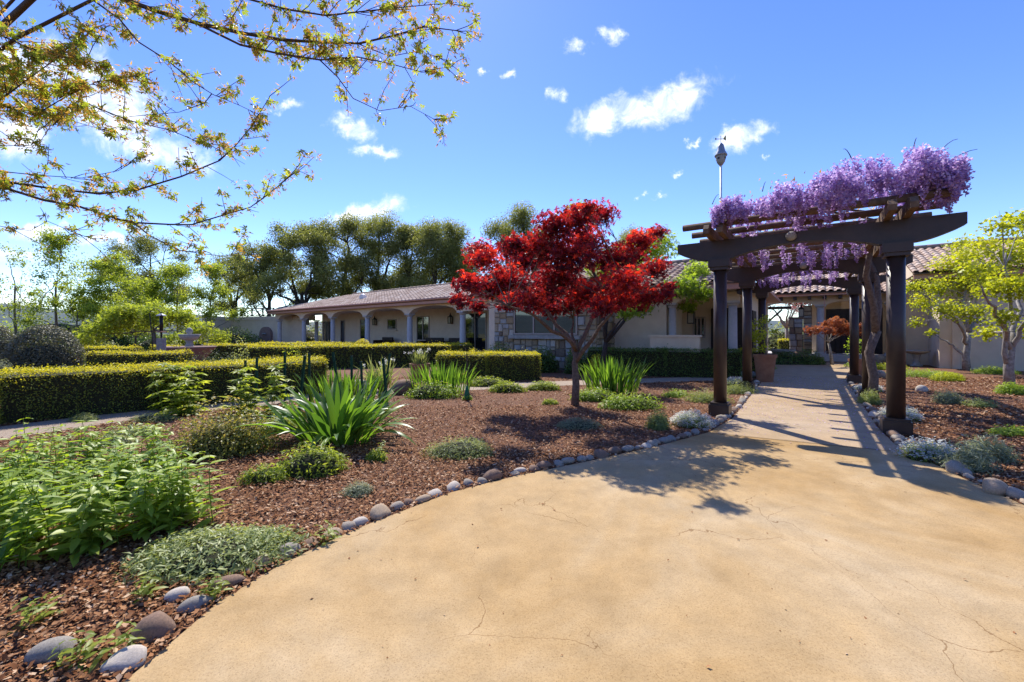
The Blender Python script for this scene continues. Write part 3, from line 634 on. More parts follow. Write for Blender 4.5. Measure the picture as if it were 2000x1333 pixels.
cl = []     # local: x across (-1.3..1.7), y along (-4..4), relative to wis at v=11.0 (pergola centre 11.44)
for k in range(230):
    y = random.uniform(-3.9, 4.2); x = random.uniform(-2.65, .25); hump = .16*math.sin(y*1.7+x)+.12*math.sin(x*3+1)
    cl.append((x, y, 3.42+hump+random.uniform(-.05, .22)))
for (bx, by, bz, br, n) in ((.95, -3.45, 3.45, .33, 60), (-.75, -3.75, 3.45, .33, 60), (-1.35, -3.7, 3.42, .33, 60), (-2.0, -3.8, 3.4, .3, 60), (-2.55, -3.7, 3.3, .26, 50), (.15, -3.5, 3.62, .40, 80), (.6, -3.3, 3.55, .40, 80), (-.45, -3.2, 3.78, .38, 70), (-1.0, -3.0, 3.55, .36, 60), (-1.7, -3.3, 3.5, .34, 34), (-2.3, -3.4, 3.45, .30, 30), (.35, -2.9, 3.9, .26, 24), (-2.0, -2.2, 3.5, .35, 24), (-.1, -2.2, 3.85, .3, 20), (-1.3, -1.5, 3.6, .4, 24), (.45, -1.6, 3.6, .4, 22), (-2.4, -.6, 3.5, .35, 18), (-1.0, .6, 3.6, .4, 18), (.2, 1.2, 3.6, .4, 18), (-2.2, 2.2, 3.5, .35, 16)):
    for _ in range(n):
        q = unit(rng.normal(size=(1, 3)))[0]*br*rng.random()**.33; cl.append((bx+q[0], by+q[1], bz+q[2]*.9))
cl = [(-2.05+(x+2.05)*.25, y, z) if x < -2.05 else (x, y, z) for x, y, z in cl]
cl = [(x if x < .1 else .1+(x-.1)*.42, y, 3.36+(z-3.35)*(.8 if x > -1.4 else .5)) for x, y, z in cl]
for c in cl: raceme(c, random.uniform(.15, .30) if c[0] > -1.3 else random.uniform(.12, .24), random.uniform(.045, .085))
for k in range(90): raceme((random.uniform(-2.3, -.1), random.uniform(-3.4, 4.0), random.uniform(3.0, 3.2)), random.uniform(.2, .38), .06)
PT = np.concatenate(pts); TT = np.concatenate(tn)
tag(link('blossom', leafmesh('blossom', PT, .034, T_WIDE, None, 0, .2, TT), P_wist, wis), None, kind='stuff')
P, D = ball(1500, (-1.2, 0, 3.6), 1, 0, (1.6, 4.2, .3)); link('leaves', leafmesh('leaves', P, .08, T_LA), G_sam, wis)
for (x, y, z, dx_, dz_) in ((.1, -3.5, 3.75, .04, .2), (.4, -3.4, 3.55, .3, .14), (-.5, -3.2, 3.9, -.1, .2), (-2.3, -3.5, 3.5, .1, .16), (.35, -3.3, 3.7, .2, .2), (-1.6, -3.4, 3.6, .05, .16)): link('shoot', MB().tube(bez((x, y, z), (x+dx_*.6, y, z+dz_), (x+dx_, y, z+dz_*.9), 5), [.008, .006, .005, .004, .003], 5).mesh('shoot'), M_twig, wis)


# ------------------------------------------------------------------ stones along the path
SH = [blob(i, 3, .42, sq) for i, sq in enumerate([(1, .72, .55), (1, .8, .6), (1, .62, .5), (1, .9, .55), (1, .7, .72), (1, .55, .45)])]
ns = 0
def put_stone(p, r, mi, rz, label, group='river stones edging the path', sink=.25):
    me = random.choice(SH).copy(); me.materials.clear(); me.materials.append(STONE[mi])
    o = link('edging_stone', me, None, None, (p.x, p.y, r*.42-r*sink), rz, scale=(r, r, r*random.uniform(.85, 1.1))); o.rotation_euler = (random.uniform(-.15, .15), random.uniform(-.15, .15), rz)
    return tag(o, label, 'stone', group)
def edge_run(pts, side, n0, label_fn):
    global ns
    pts = [Vector((p.x, p.y, 0)) for p in pts]; seg = 0; pos = 0; cnt = 0
    while seg < len(pts)-1:
        a, b = pts[seg], pts[seg+1]; d = (b-a); l = d.length
        dist = (a+d*min(pos/l, 1)).length
        r = random.triangular(.035, .115, .055) if dist > 2.9 else random.uniform(.04, .08)
        if pos+r > l: pos = pos+r-l if pos+r-l < 0 else 0; seg += 1; continue
        q = a+d*((pos+r)/l); n = Vector((-d.y, d.x, 0)).normalized()*side
        mi = random.choices(range(5), (3, 4, 3, 2, 2))[0]
        cnt += 1; put_stone(q+n*(.045+random.uniform(0, .06)), r, mi, math.atan2(d.y, d.x)+random.uniform(-.4, .4), label_fn(mi, cnt))
        pos += r*random.uniform(1.75, 2.3)
def ordinal(n): return str(n)+('th' if 10 <= n % 100 <= 20 else {1: 'st', 2: 'nd', 3: 'rd'}.get(n % 10, 'th'))
def lab(side):
    return lambda mi, k: f'{STONE_N[mi]} river stone edging the {side} side of the path, {ordinal(k)} from the near end'
edge_run(pl[4:15], 1, 0, lab('left'))
edge_run(pr[1:9], -1, 0, lab('right'))
for (px, py, r, mi, rz, t) in ((305, 1258, .085, 2, .4, 'big brown'), (390, 1198, .08, 3, .8, 'long bluish'), (455, 1152, .075, 2, .5, 'rounded brown'), (245, 1318, .08, 4, .3, 'flat pale'), (105, 1300, .085, 3, .2, 'flat slate'), (355, 1180, .06, 4, .5, 'half buried pale'), (520, 1112, .06, 1, .6, 'small tan')):
    p = G(px, py); put_stone(p+Vector((-.05, .05, 0)), r, mi, rz, f'{t} stone at the near left end of the path edging', 'large near stones')
for (px, py, r, mi, nm, lb) in ((793, 768, .30, 2, 'boulder', 'squarish brown boulder in front of the terracotta daffodil pot'), (700, 770, .27, 0, 'boulder', 'grey boulder behind the large strap leaved clump'), (1872, 925, .105, 0, 'boulder', 'speckled grey boulder right of the near white flowers'), (1945, 965, .115, 1, 'boulder', 'smooth tan boulder at the right frame edge'), (1720, 710, .35, 1, 'boulder', 'tan boulder beside the bird bath'), (1822, 706, .45, 1, 'boulder', 'low tan rock right of the bird bath'), (1560, 706, .5, 2, 'boulder', 'mossy brown boulder before the entrance column'), (1620, 704, .5, 2, 'boulder', 'dark boulder under the copper maple'), (1800, 765, .12, 4, 'boulder', 'small pale rock in the right hand mulch bed'), (820, 772, .09, 1, 'boulder', 'small tan rock on the mulch near the boulder'), (1720, 738, .2, 3, 'boulder', 'dark rounded rock behind the middle pergola column')):
    p = G(px, py); me = blob(px, 3, .3, (1, .8, .8)); o = link(nm, me, STONE[mi], None, (p.x, p.y, r*.35), px % 3, scale=(r, r, r)); tag(o, lb, 'boulder')

# ------------------------------------------------------------------ plants: builders
def hedge(name_label, pts, width, height, leaf=.03, dens=1500, top=G_hedget, side=G_hedge, topfrac=1.0):
    """pts: front foot line in world, left to right; the hedge lies behind it"""
    pts = [Vector((p.x, p.y, 0)) for p in pts]; o = thing('hedge', name_label, 'hedge', pts[0])
    core = MB(); SP_, SN = [], []; TP = []
    for a, b in zip(pts[:-1], pts[1:]):
        d = b-a; l = d.length; t = d/l; n = Vector((-t.y, t.x, 0))
        m = Matrix(((t.x, n.x, 0, a.x), (t.y, n.y, 0, a.y), (0, 0, 1, 0), (0, 0, 0, 1)))
        core.box(-.0, l, .07, width-.07, 0, height-.07, m)
        for (cnt, f) in ((int(l*height*dens), lambda k: np.c_[rng.uniform(-.03, l+.03, k), rng.normal(.03, .03, k), height*rng.random(k)]),
                         (int(width*height*dens), lambda k: np.c_[rng.normal(.0, .03, k), rng.uniform(0, width, k), height*rng.random(k)]),
                         (int(width*height*dens), lambda k: np.c_[l+rng.normal(.0, .03, k), rng.uniform(0, width, k), height*rng.random(k)]),
                         (int(l*height*dens*.35), lambda k: np.c_[rng.uniform(0, l, k), width-rng.normal(.03, .03, k), height*rng.random(k)])):
            q = f(cnt); lump = .03*np.sin(q[:, 0]*5+q[:, 2]*7)+.02*np.sin(q[:, 0]*13); q[:, 1] += lump
            SP_.append(np.array([list(m @ Vector(x)) for x in q])); nv = np.tile(np.array([-n.x, -n.y, .1]), (cnt, 1)); SN.append(nv)
        k = int(l*width*dens*1.1); x = rng.uniform(-.02, l+.02, k); y = rng.uniform(0, width, k)
        z = height+rng.normal(0, .02, k)+.025*np.sin(x*2.3+y*4)+.02*np.sin(x*6+y*9)+(rng.random(k) < .035)*rng.random(k)*.10-.09*np.clip(1-np.minimum(y, width-y)/.09, 0, 1)
        TP.append(np.array([list(m @ Vector(v)) for v in np.c_[x, y, z]]))
    sp0 = np.concatenate(SP_); fr_ = np.clip((sp0[:, 2]/height-.55)/.45, 0, 1)**1.6*.75; nw = rng.random(len(sp0)) < fr_
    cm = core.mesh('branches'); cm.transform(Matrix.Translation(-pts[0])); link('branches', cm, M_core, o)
    off = np.array(pts[0]); sn_ = np.concatenate(SN)[~nw]; sp_ = sp0[~nw]; tp_ = np.concatenate(TP+[sp0[nw]])
    link('foliage', leafmesh('foliage', sp_-off, leaf, T_OV, sn_, .5, .3), side, o)
    link('new_growth', leafmesh('new_growth', tp_-off, leaf, T_OV, None, 0, .9), top, o)
    return o
def W2(px, d): v = A(px, d); return v
hedge('long clipped hedge with yellow top along the left mulch bed', [G(-150, 856), G(0, 832), G(300, 802), G(640, 768)], .95, .78, .028, 2300)
hedge('clipped hedge behind the stakes and daffodil pot in mid garden', [W2(484, 15.2), W2(640, 16.2), W2(922, 18.2)], .9, .9, .045, 900)
hedge('short rounded yellow topped hedge left of the red maple', [W2(853, 12.3), W2(950, 12.1), W2(1055, 12.3)], .9, .79, .034, 1700)
hedge('dark green hedge between the red maple and the pergola', [W2(1148, 14.2), W2(1300, 13.2), W2(1448, 12.7)], .8, .85, .036, 1500, G_hedged, G_hedged)
hedge('low hedge end catching sun behind the pergola columns', [W2(1428, 14.6), W2(1485, 14.2)], .7, .8, .036, 1500)
hedge('short yellow topped hedge right of the round dark shrub', [W2(165, 12.8), W2(348, 13.2)], .8, .78, .036, 1200)
hedge('far low hedge between round shrub and fountain', [W2(160, 17), W2(252, 17.3)], .8, .8, .05, 700)
hedge('small hedge piece left of the fountain basin', [W2(292, 18.2), W2(348, 18.6)], .8, .8, .05, 700)
hedge('far yellow hedge right of the fountain below the tan wall', [W2(398, 20), W2(500, 21)], .8, .82, .055, 600)
hedge('far hedge in front of the first arcade columns', [W2(505, 22), W2(690, 22.5)], .8, .85, .055, 600)
hedge('low hedge in the entrance court beyond the tall pot', [UV(-1.6, 28.5), UV(-.6, 28.5)], .6, 1.0, .06, 600)
def mound(name, label, cat, p, rx, ry, h, mat_, leaf=.03, n=2500, tmpl=T_OV, shell=.75, core=True, up=.5, flowers=None, nb=.5, lift=0, group=None, lumps=7, csc=1.0):
    o = thing(name, label, cat, (p.x, p.y, lift), 0, group)
    n = int(n*1.7); lm = [(rng.uniform(-.55, .55), rng.uniform(-.55, .55), rng.uniform(.35, .6)) for _ in range(lumps)]+[(0, 0, .8)]
    w = np.array([l[2]**2 for l in lm]); ch = rng.choice(len(lm), n, p=w/w.sum()); L3 = np.array(lm)[ch]
    d = unit(rng.normal(size=(n, 3))); d[:, 2] = np.abs(d[:, 2]); r = (shell+(1-shell)*rng.random(n))*L3[:, 2]
    P = np.c_[L3[:, 0]*.8, L3[:, 1]*.8, np.zeros(n)]+d*r[:, None]; P = P*np.array((rx, ry, h*1.15)); nr = d/np.array((rx, ry, h)); nr = unit(nr)
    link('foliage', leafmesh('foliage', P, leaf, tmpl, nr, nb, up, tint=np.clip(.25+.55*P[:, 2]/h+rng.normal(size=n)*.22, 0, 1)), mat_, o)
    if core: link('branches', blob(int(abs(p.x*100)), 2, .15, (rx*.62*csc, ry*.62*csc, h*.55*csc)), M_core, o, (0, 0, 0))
    if flowers:
        fm, fs, fn = flowers; k = (d[:, 2] > .2) & (r > L3[:, 2]*.8); Q = P[k][:fn]+d[k][:fn]*.03
        cl = np.repeat(Q, 10, 0)+rng.normal(size=(len(Q)*10, 3))*fs*.75
        tag(link('flowers', leafmesh('flowers', cl, fs, T_WIDE, None, 0, 2.4), fm, o), None, kind='stuff')
    return o
BLADE = []
def blade_mesh(ln, w, bend, fold=.25):
    vs = []; fs = []; n = 7
    for i in range(n+1):
        t = i/n; a = bend*t; y = ln*(math.sin(a)/bend if bend > .01 else t)*1.0; z = ln*((1-math.cos(a))/bend if bend > .01 else 0)
        ww = w*(.55+.9*t if t < .45 else (1-((t-.45)/.55)**2.2)*.955)+.001
        vs += [(-ww, z, y+fold*ww), (0, z+fold*ww, y), (ww, z, y+fold*ww)]
    for i in range(n):
        k = i*3; fs += [(k, k+1, k+4, k+3), (k+1, k+2, k+5, k+4)]
    me = bpy.data.meshes.new('leaf'); me.from_pydata(vs, [], fs); me.polygons.foreach_set('use_smooth', [True]*len(fs))
    at = me.attributes.new('tint', 'FLOAT', 'POINT'); at.data.foreach_set('value', [random.random()]*len(vs)); me.materials.append(G_strap); return me
for b in (.15, .5, .9, 1.3, 1.7): BLADE += [blade_mesh(1, .042, b), blade_mesh(1, .05, b*.9)]
def strap(label, p, rx, ry, ln, n, wide=1.0, upright=.5, name='strap_leaf_clump'):
    o = thing(name, label, 'plant', p)
    for i in range(n):
        a = random.uniform(0, 6.283); q = random.random()**.6; x, y = rx*.75*q*math.cos(a), ry*.75*q*math.sin(a)
        k = min(len(BLADE)-1, int(random.triangular(0, len(BLADE)*min(1, 1.5-upright), len(BLADE)*(1-upright)*min(1, q*1.15))))
        l = ln*random.uniform(.7, 1.12); b = bpy.data.objects.new('leaf', BLADE[k]); COL.objects.link(b); b.parent = o
        b.location = (x, y, -.02); b.rotation_euler = (random.uniform(-.1, .1)-.6*q*(1-upright), random.uniform(-.18, .18), a-math.pi/2+random.uniform(-.5, .5)); b.scale = (l*wide, l, l)
    return o
STEM = []
def stem_proto(h, pairs, ls, tmpl, droop=.3):
    st = MB().tube([(0, 0, 0), (random.uniform(-.03, .03), random.uniform(-.03, .03), h*.5), (random.uniform(-.06, .06), random.uniform(-.06, .06), h)], [.008, .006, .003], 5)
    P, D, Sz = [], [], []
    for i in range(pairs):
        t = .12+.86*i/(pairs-1); a = (i % 2)*math.pi/2+random.uniform(-.4, .4)
        for s in (0, math.pi):
            D.append((math.cos(a+s), math.sin(a+s), .35-droop*(1-t)+.8*max(0, t-.7))); P.append((0, 0, h*t)); Sz.append(ls*(1.15-.55*t)*random.uniform(.8, 1.15))
    Nn = np.tile(np.array([0, 0, 1.0]), (len(P), 1))
    return st.mesh('stem'), leafmesh('leaves', P, np.array(Sz), tmpl, Nn, 1.5, .5, direction=D, jitter=.15)
def stems(name, label, p, rx, ry, h, n, protos, m, group=None, sm=None):
    o = thing(name, label, 'plant', p, 0, group)
    for i in range(n):
        a, q = random.uniform(0, 6.283), math.sqrt(random.random()); sme, lme = random.choice(protos); s = h*random.uniform(.7, 1.1)
        if not sme.materials: sme.materials.append(sm or G_herb)
        if not lme.materials: lme.materials.append(m)
        so = bpy.data.objects.new('stem', sme); COL.objects.link(so); so.parent = o; so.location = (rx*q*math.cos(a), ry*q*math.sin(a), 0)
        so.rotation_euler = (random.uniform(-.2, .2), random.uniform(-.2, .2), random.uniform(0, 6.28)); so.scale = (s, s, s)
        lo = bpy.data.objects.new('leaves', lme); COL.objects.link(lo); lo.parent = so
    return o
T_BIG = (np.array([(0, 0, 0), (-.17, .3, .05), (0, .35, 0), (.17, .3, .05), (-.13, .68, .0), (0, .7, -.04), (.13, .68, 0), (0, 1, -.14)], float), [(0, 2, 1), (0, 3, 2), (1, 2, 5), (1, 5, 4), (2, 3, 6), (2, 6, 5), (4, 5, 7), (5, 6, 7)])
HERB = [stem_proto(1, 9, .33, T_BIG) for _ in range(5)]
PINN = [stem_proto(1, 5, .34, T_PALM, .5) for _ in range(4)]
SEED = [stem_proto(1, 4, .6, T_BIG) for _ in range(3)]
def tree(name, label, cat, base, trunk, r0, clumps, mat_, bark, leaf, per, tmpl=T_OV, shell=.45, sq=(1, 1, .75), group=None, fork=None, up=.3, tint_h=True, branchr=.35, nb=.3, seg=8, droop=0, limb_bow=.06, nlimb=6):
    """trunk: local points; clumps: local (x,y,z,r); a limb runs from the trunk to each clump"""
    o = thing(name, label, cat, base, 0, group); tb = MB(); tr_ = [Vector(t) for t in trunk]
    tb.tube(tr_, [r0*(1-.45*i/(len(tr_)-1)) for i in range(len(tr_))], 10); link('trunk', tb.mesh('trunk', True), bark, o)
    lb = MB(); P, Nn, TI = [], [], []; zs = [c[2] for c in clumps]; z0, z1 = min(zs)-.1, max(zs)+.1
    CV = [Vector(c[:3]) for c in clumps]; top = tr_[-1]
    cen = [max(CV, key=lambda c: (c-top).length)]
    while len(cen) < min(nlimb, len(CV)): cen.append(max(CV, key=lambda c: min((c-q).length for q in cen)))
    main = []
    for q in cen:
        s = tr_[-1] if fork is None else tr_[random.choice(fork)]
        e = s.lerp(q, .82); mid = s.lerp(e, .5)+Vector((0, 0, limb_bow*(e-s).length))-(Vector((e.x-s.x, e.y-s.y, 0))*.12)
        lp = wiggle(bez(s, mid, e, 9), (e-s).length*.025); rr = r0*branchr; main.append((lp, rr)); lb.tube(lp, [rr*(1-.75*i/8) for i in range(9)], 7)
    for (x, y, z, r) in clumps:
        c = Vector((x, y, z)); lp, rr = min(main, key=lambda m: (m[0][-1]-c).length); k0 = min(range(3, 9), key=lambda i: (lp[i]-c).length+.05*(9-i)); k0 = max(3, k0-1)
        s = lp[k0]; rs = rr*(1-.75*k0/8)*.7; sl = wiggle(bez(s, s.lerp(c, .5)+Vector((0, 0, .08*(c-s).length)), c, 5), r*.06); lb.tube(sl, [rs*(1-.8*i/4) for i in range(5)], 5)
        for _ in range(3):
            e = c+Vector(unit(rng.normal(size=(1, 3)))[0])*r*.85; lb.tube(wiggle(bez(sl[2], sl[3].lerp(e, .4), e, 4), r*.06), [rs*.5, rs*.35, rs*.2, rs*.08], 4)
        k = int(per*r*r); p, d = ball(k, (x, y, z), r, shell, sq); lum = 1+.18*np.sin(d[:, 0]*5+x*3)*np.cos(d[:, 1]*5+z*2)
        p = np.array((x, y, z))+(p-np.array((x, y, z)))*lum[:, None]
        if droop: p[:, 2] -= droop*rng.random(k)**2*r
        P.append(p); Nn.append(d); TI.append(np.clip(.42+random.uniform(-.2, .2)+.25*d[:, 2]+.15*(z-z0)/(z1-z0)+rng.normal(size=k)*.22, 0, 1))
    link('limbs', lb.mesh('limbs', True), bark, o)
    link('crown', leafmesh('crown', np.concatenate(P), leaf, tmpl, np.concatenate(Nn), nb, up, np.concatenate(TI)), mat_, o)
    return o
def crown_from_px(cl, d, base):
    out = []
    for c in cl:
        px, py, rp = c[:3]; dd = d+(c[3] if len(c) > 3 else random.uniform(-.16, .16)*d*.9)
        q = A(px, dd, py); out.append((q.x-base.x, q.y-base.y, q.z, rp*dd/F))
    return out
# ------------------------------------------------------------------ trees
b = G(1123, 792)
RM = [(1130,428,48),(1082,440,46),(1172,420,40),(1030,505,52),(1110,500,62),(1190,505,55),(1250,470,36),(945,505,42),(915,555,38),(900,588,26),(985,545,48),(1060,562,52),(1140,572,50),(1220,548,50),(1280,525,34),(1290,575,30),(1250,585,34),(1000,590,32),(1075,602,36),(1180,595,38),(940,490,34),(1005,480,38),(1230,500,40),(1060,480,48),(1140,470,50),(1090,540,50),(1040,585,42),(1115,595,38),(960,560,40),(1210,585,40),(1310,560,16),(935,598,22),(1285,455,24),(1150,408,26)]
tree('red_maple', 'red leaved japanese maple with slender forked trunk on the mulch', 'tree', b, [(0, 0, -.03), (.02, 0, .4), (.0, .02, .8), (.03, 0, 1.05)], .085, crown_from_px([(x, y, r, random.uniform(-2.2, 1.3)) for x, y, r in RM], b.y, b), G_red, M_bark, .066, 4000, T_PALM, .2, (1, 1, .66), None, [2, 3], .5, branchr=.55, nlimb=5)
b = A(1180, 13.2)
tree('green_maple', 'bright green maple growing against the house wall behind the red maple', 'tree', b, [(-.1, 0, 0), (0, 0, .7), (.05, 0, 1.1)], .11, crown_from_px([(1340,560,38),(1300,590,30),(1360,530,30),(1250,600,28),(1375,575,22),(1200,520,60),(1130,420,36),(1280,480,48),(1225,610,24),(1345,600,18)], b.y, b), G_grnmap, M_barkdark, .10, 1500, T_PALM, .3, (1, 1, .7), branchr=.55, nlimb=4)
def oak(px, d, top, w, label, seed, n=16, m=G_oak):
    n += 13
    random.seed(seed); b = A(px, d); ht = H+(HOR-top)*d/F; cl = []
    for i in range(n):
        a = random.uniform(0, 6.283); t = random.random(); z = ht*(.40+.52*t); rr = w*(.95-.55*abs(t-.35))*math.sqrt(random.random()); cl.append((rr*math.cos(a), rr*math.sin(a), z, ht*random.uniform(.075, .13)))
    cl.append((0, 0, ht*.9, ht*.1))
    lean = random.uniform(-1, 1)
    return tree('oak_tree', label, 'tree', b, [(0, 0, -.2), (lean*.2, 0, ht*.15), (lean*.6, .2, ht*.3), (lean*.8, 0, ht*.42)], ht*.024, cl, m, M_barkdark, .15, 640, T_OV, .15, (1, 1, .85), 'oaks behind the arcade wing', [1, 2, 3], .2, branchr=.6, nlimb=6)
oak(515, 42, 465, 4.2, 'oak with low spreading crown at the left end of the arcade roof', 1)
oak(590, 41, 428, 4.6, 'broad dark oak above the first arcade arches', 2, 20)
oak(670, 44, 425, 4.2, 'tall oak above the middle of the arcade roof', 3, 18)
oak(735, 46, 415, 3.6, 'tallest oak of the row, under the small white cloud', 4, 16)
oak(795, 46, 432, 3.0, 'narrow upright oak right of the tallest one', 5, 13)
oak(852, 44, 420, 2.6, 'slender oak just left of the red maple crown', 6, 12)
oak(895, 46, 428, 2.6, 'oak partly hidden by the left edge of the red maple', 7, 12)
oak(1020, 42, 388, 4.2, 'oak rising behind the top of the red maple', 8, 14)
oak(1235, 44, 440, 3.4, 'oak behind the right side of the red maple crown', 9, 12)
oak(292, 44, 455, 4.2, 'dark evergreen oak behind the lime green trees', 10, 20, G_oak)
oak(455, 47, 492, 3.6, 'dark low oak behind the lattice rail', 12, 14)
random.seed(21)
def light_tree(px, d, top, bot, w, label, n, m=G_lime, per=260, leaf=.13, r=.13, seed=0):
    random.seed(seed or px); b = A(px, d); ht = H+(HOR-top)*d/F; zb = max(.9, H+(HOR-bot)*d/F); cl = []
    for i in range(n):
        t = random.random(); z = zb+(ht-zb)*t; rr = w*(1-.75*t)*random.random()**.5; a = random.uniform(0, 6.283); cl.append((rr*math.cos(a), rr*math.sin(a), z, ht*random.uniform(r*.7, r*1.2)))
    tree('deciduous_tree', label, 'tree', b, [(0, 0, -.1), (.1, 0, ht*.2), (0, 0, ht*.42), (.05, 0, ht*.62)], ht*.011, cl, m, M_bark, leaf, per, T_OV, .05, (1, 1, .8), 'light green trees at the left', [1, 2, 3], .3, branchr=.4)
light_tree(28, 28, 480, 620, 1.6, 'thin sparse tree at the left frame edge', 16, per=200, r=.11)
light_tree(108, 28, 462, 610, 1.8, 'tall airy tree with fine upright stems at the left', 24, per=330, r=.11)
light_tree(160, 32, 505, 610, 1.8, 'half bare tree behind the airy one', 9, per=110)
light_tree(215, 29, 498, 625, 3.0, 'broad lime green tree behind the round dark shrub', 24, per=800)
light_tree(150, 27, 560, 630, 2.3, 'low lime green tree right above the round dark shrub', 14, per=800)
light_tree(345, 31, 500, 620, 2.2, 'lime green tree left of the lattice rail', 16, per=800)
light_tree(410, 33, 520, 625, 2.8, 'lime green tree over the tan garden wall', 16, per=800)
light_tree(262, 27, 545, 640, 2.0, 'yellowish low tree behind the bird feeder', 14, G_lime, per=800)
random.seed(31)
b = A(300, 23)
cl = [(random.uniform(-2.6, 2.6), random.uniform(-1.6, 1.6), 0, random.uniform(.5, .8)) for _ in range(26)]
cl = [(x, y, 2.75-.22*x*x-.1*y*y+random.uniform(-.1, .2), r) for x, y, z, r in cl]
tree('weeping_maple', 'domed weeping lace leaf maple with drooping lime foliage', 'tree', b, [(0, 0, 0), (.1, 0, .8), (0, 0, 1.5)], .12, cl, G_lime, M_bark, .12, 800, T_PALM, .3, (1, 1, .5), droop=1.1)
mound('photinia_bush', 'reddish leaved bush above the left end of the tan wall', 'bush', A(445, 37), 2.2, 1.5, 3.6, G_phot, .16, 2600, T_OV, .6)
def px_mound(name, label, px, d, top, wpx, m, leaf, n, tmpl=T_OV, cat='bush', **k):
    p = A(px, d); mound(name, label, cat, p, wpx*d/F/2, wpx*d/F/2*.8, H+(HOR-top)*d/F, m, leaf, n, tmpl, **k)
px_mound('round_shrub', 'large rounded dark clipped shrub at the left', 88, 13.6, 625, 175, G_shrub, .055, 9500, shell=.86, lumps=0)
px_mound('round_shrub', 'second rounded dark shrub partly cut by the left frame edge', -15, 16, 624, 130, G_shrub, .06, 5000, shell=.86, lumps=0)
px_mound('silver_shrub', 'silvery green shrub at the left frame edge behind the long hedge', 4, 9.6, 690, 60, G_grey, .06, 1500, T_NARROW)
px_mound('lavender_row', 'grey lavender row behind the long hedge', 120, 10.2, 710, 120, G_grey, .06, 1600, T_NARROW)
px_mound('dark_shrub', 'dark clipped shrub under the lime trees', 225, 26, 612, 75, G_hedged, .1, 2500)
for i, (px, w_) in enumerate(((60, 190), (200, 160), (330, 190), (460, 120))): px_mound('background_shrub', ('dark shrub bank behind the round shrubs', 'dark shrub bank behind the small hedges', 'dark shrub bank under the weeping maple', 'dark shrub bank at the foot of the tan wall')[i], px, 29+i, 632, w_, G_hedged, .13, 3500)
px_mound('mugo_pine', 'spreading dwarf pine behind the long hedge', 418, 11.6, 674, 165, G_pine, .07, 4200, T_NARROW, shell=.6)
px_mound('rose_bush', 'pale green rose bush in front of the tan wall', 468, 13.2, 643, 60, G_mat, .06, 700, core=False, shell=.3)
px_mound('yellow_shrub', 'sprawling yellow green shrub over the mid hedge', 578, 12.6, 656, 95, G_lime, .06, 1100, core=False, shell=.3)
px_mound('twiggy_shrub', 'small coppery rose bush left of the bird feeder', 268, 15.5, 662, 45, G_rose, .07, 600, core=False, shell=.3)
px_mound('pale_shrub', 'pale shrub by the fountain', 345, 19, 655, 40, G_mat, .08, 700, core=False)
px_mound('low_shrub', 'broad low green shrub beside the far hedges', 215, 19.5, 660, 60, G_mat, .08, 1200)
px_mound('foundation_shrub', 'dark green shrub under the left side of the stone bay', 975, 15.6, 660, 95, G_hedged, .07, 2500)
px_mound('foundation_shrub', 'dark green shrub below the bay window', 1060, 14.9, 668, 75, G_hedged, .07, 2000)
px_mound('foundation_shrub', 'dark green shrub behind the red maple trunk', 1125, 14.3, 668, 60, G_hedged, .07, 1800)
px_mound('foundation_shrub', 'green shrub in front of the low planter wall', 1290, 13.9, 672, 60, G_hedged, .06, 1600)
px_mound('foundation_shrub', 'round purple tinged shrub by the porch', 1345, 13.9, 664, 45, G_shrub, .06, 1600)
px_mound('yellow_ball', 'yellow green clipped ball left of the dark foundation shrubs', 925, 15.5, 674, 50, G_hedget, .05, 1400)
px_mound('yellow_ball', 'yellow shrub top left of the dark hedge', 1165, 13.9, 685, 45, G_hedget, .05, 1200)
q = WXY(-21, 9); mound('background_shrub', 'leafy shrub seen through the second arcade arch', 'bush', q, 2.6, 1.5, 3.0, G_lime, .14, 2600)
q = WXY(-25, 10); mound('background_shrub', 'dark shrub behind the end of the tan wall', 'bush', q, 2.6, 1.5, 2.6, G_hedged, .14, 2600)
for i, (px, d, top, w_) in enumerate(((-20, 34, 590, 260), (120, 36, 588, 240), (235, 38, 575, 220), (560, 46, 590, 260), (760, 48, 575, 300))): px_mound('background_shrub', ('far green thicket at the left frame edge', 'far green thicket behind the airy tree', 'far thicket behind the broad lime tree', 'thicket under the oaks left of the arcade roof', 'thicket under the oaks above the arcade roof')[i], px, d, top, w_, G_oak if i > 2 else G_lime, .2, 2600, shell=.5)
# court beyond the pergola
tb = UV(-1.3, 30.5)
tree('bare_tree', 'leafless pale barked tree seen through the entrance arch', 'tree', tb, [(0, 0, 0), (.05, 0, .9), (0, 0, 1.7)], .16, [(random.uniform(-1.3, 1.3), random.uniform(-1, 1), random.uniform(2.2, 3.6), .6) for _ in range(22)], G_grey, M_barkpale, .05, 60, T_OV, .3, branchr=.5)
tree('red_maple', 'scarlet maple glimpsed through the entrance arch', 'tree', UV(-.4, 33), [(0, 0, 0), (0, 0, 1.6), (0, 0, 2.6)], .1, [(random.uniform(-1.3, 1.0), random.uniform(-1, 1), random.uniform(3.0, 4.6), .6) for _ in range(12)], G_red, M_bark, .12, 420, T_PALM)
b = UV(.55, 22.6)
tree('copper_maple', 'small copper leaved lace maple with pale trunk before the entrance', 'tree', b, [(.15, 0, 0), (.1, 0, .5), (0, 0, .95)], .07, [(x, y, 1.75-.2*x*x+random.uniform(-.22, .2), random.uniform(.2, .36)) for x, y in [(random.uniform(-1.25, 1.25), random.uniform(-.7, .7)) for _ in range(20)]], G_orange, M_barkpale, .085, 1200, T_PALM7, .2, (1, 1, .6), droop=.4)
mound('background_shrub', 'sunlit shrubs beyond the entrance arch', 'bush', UV(-1.2, 35), 3, 1.5, 2.6, G_mat, .14, 3200)
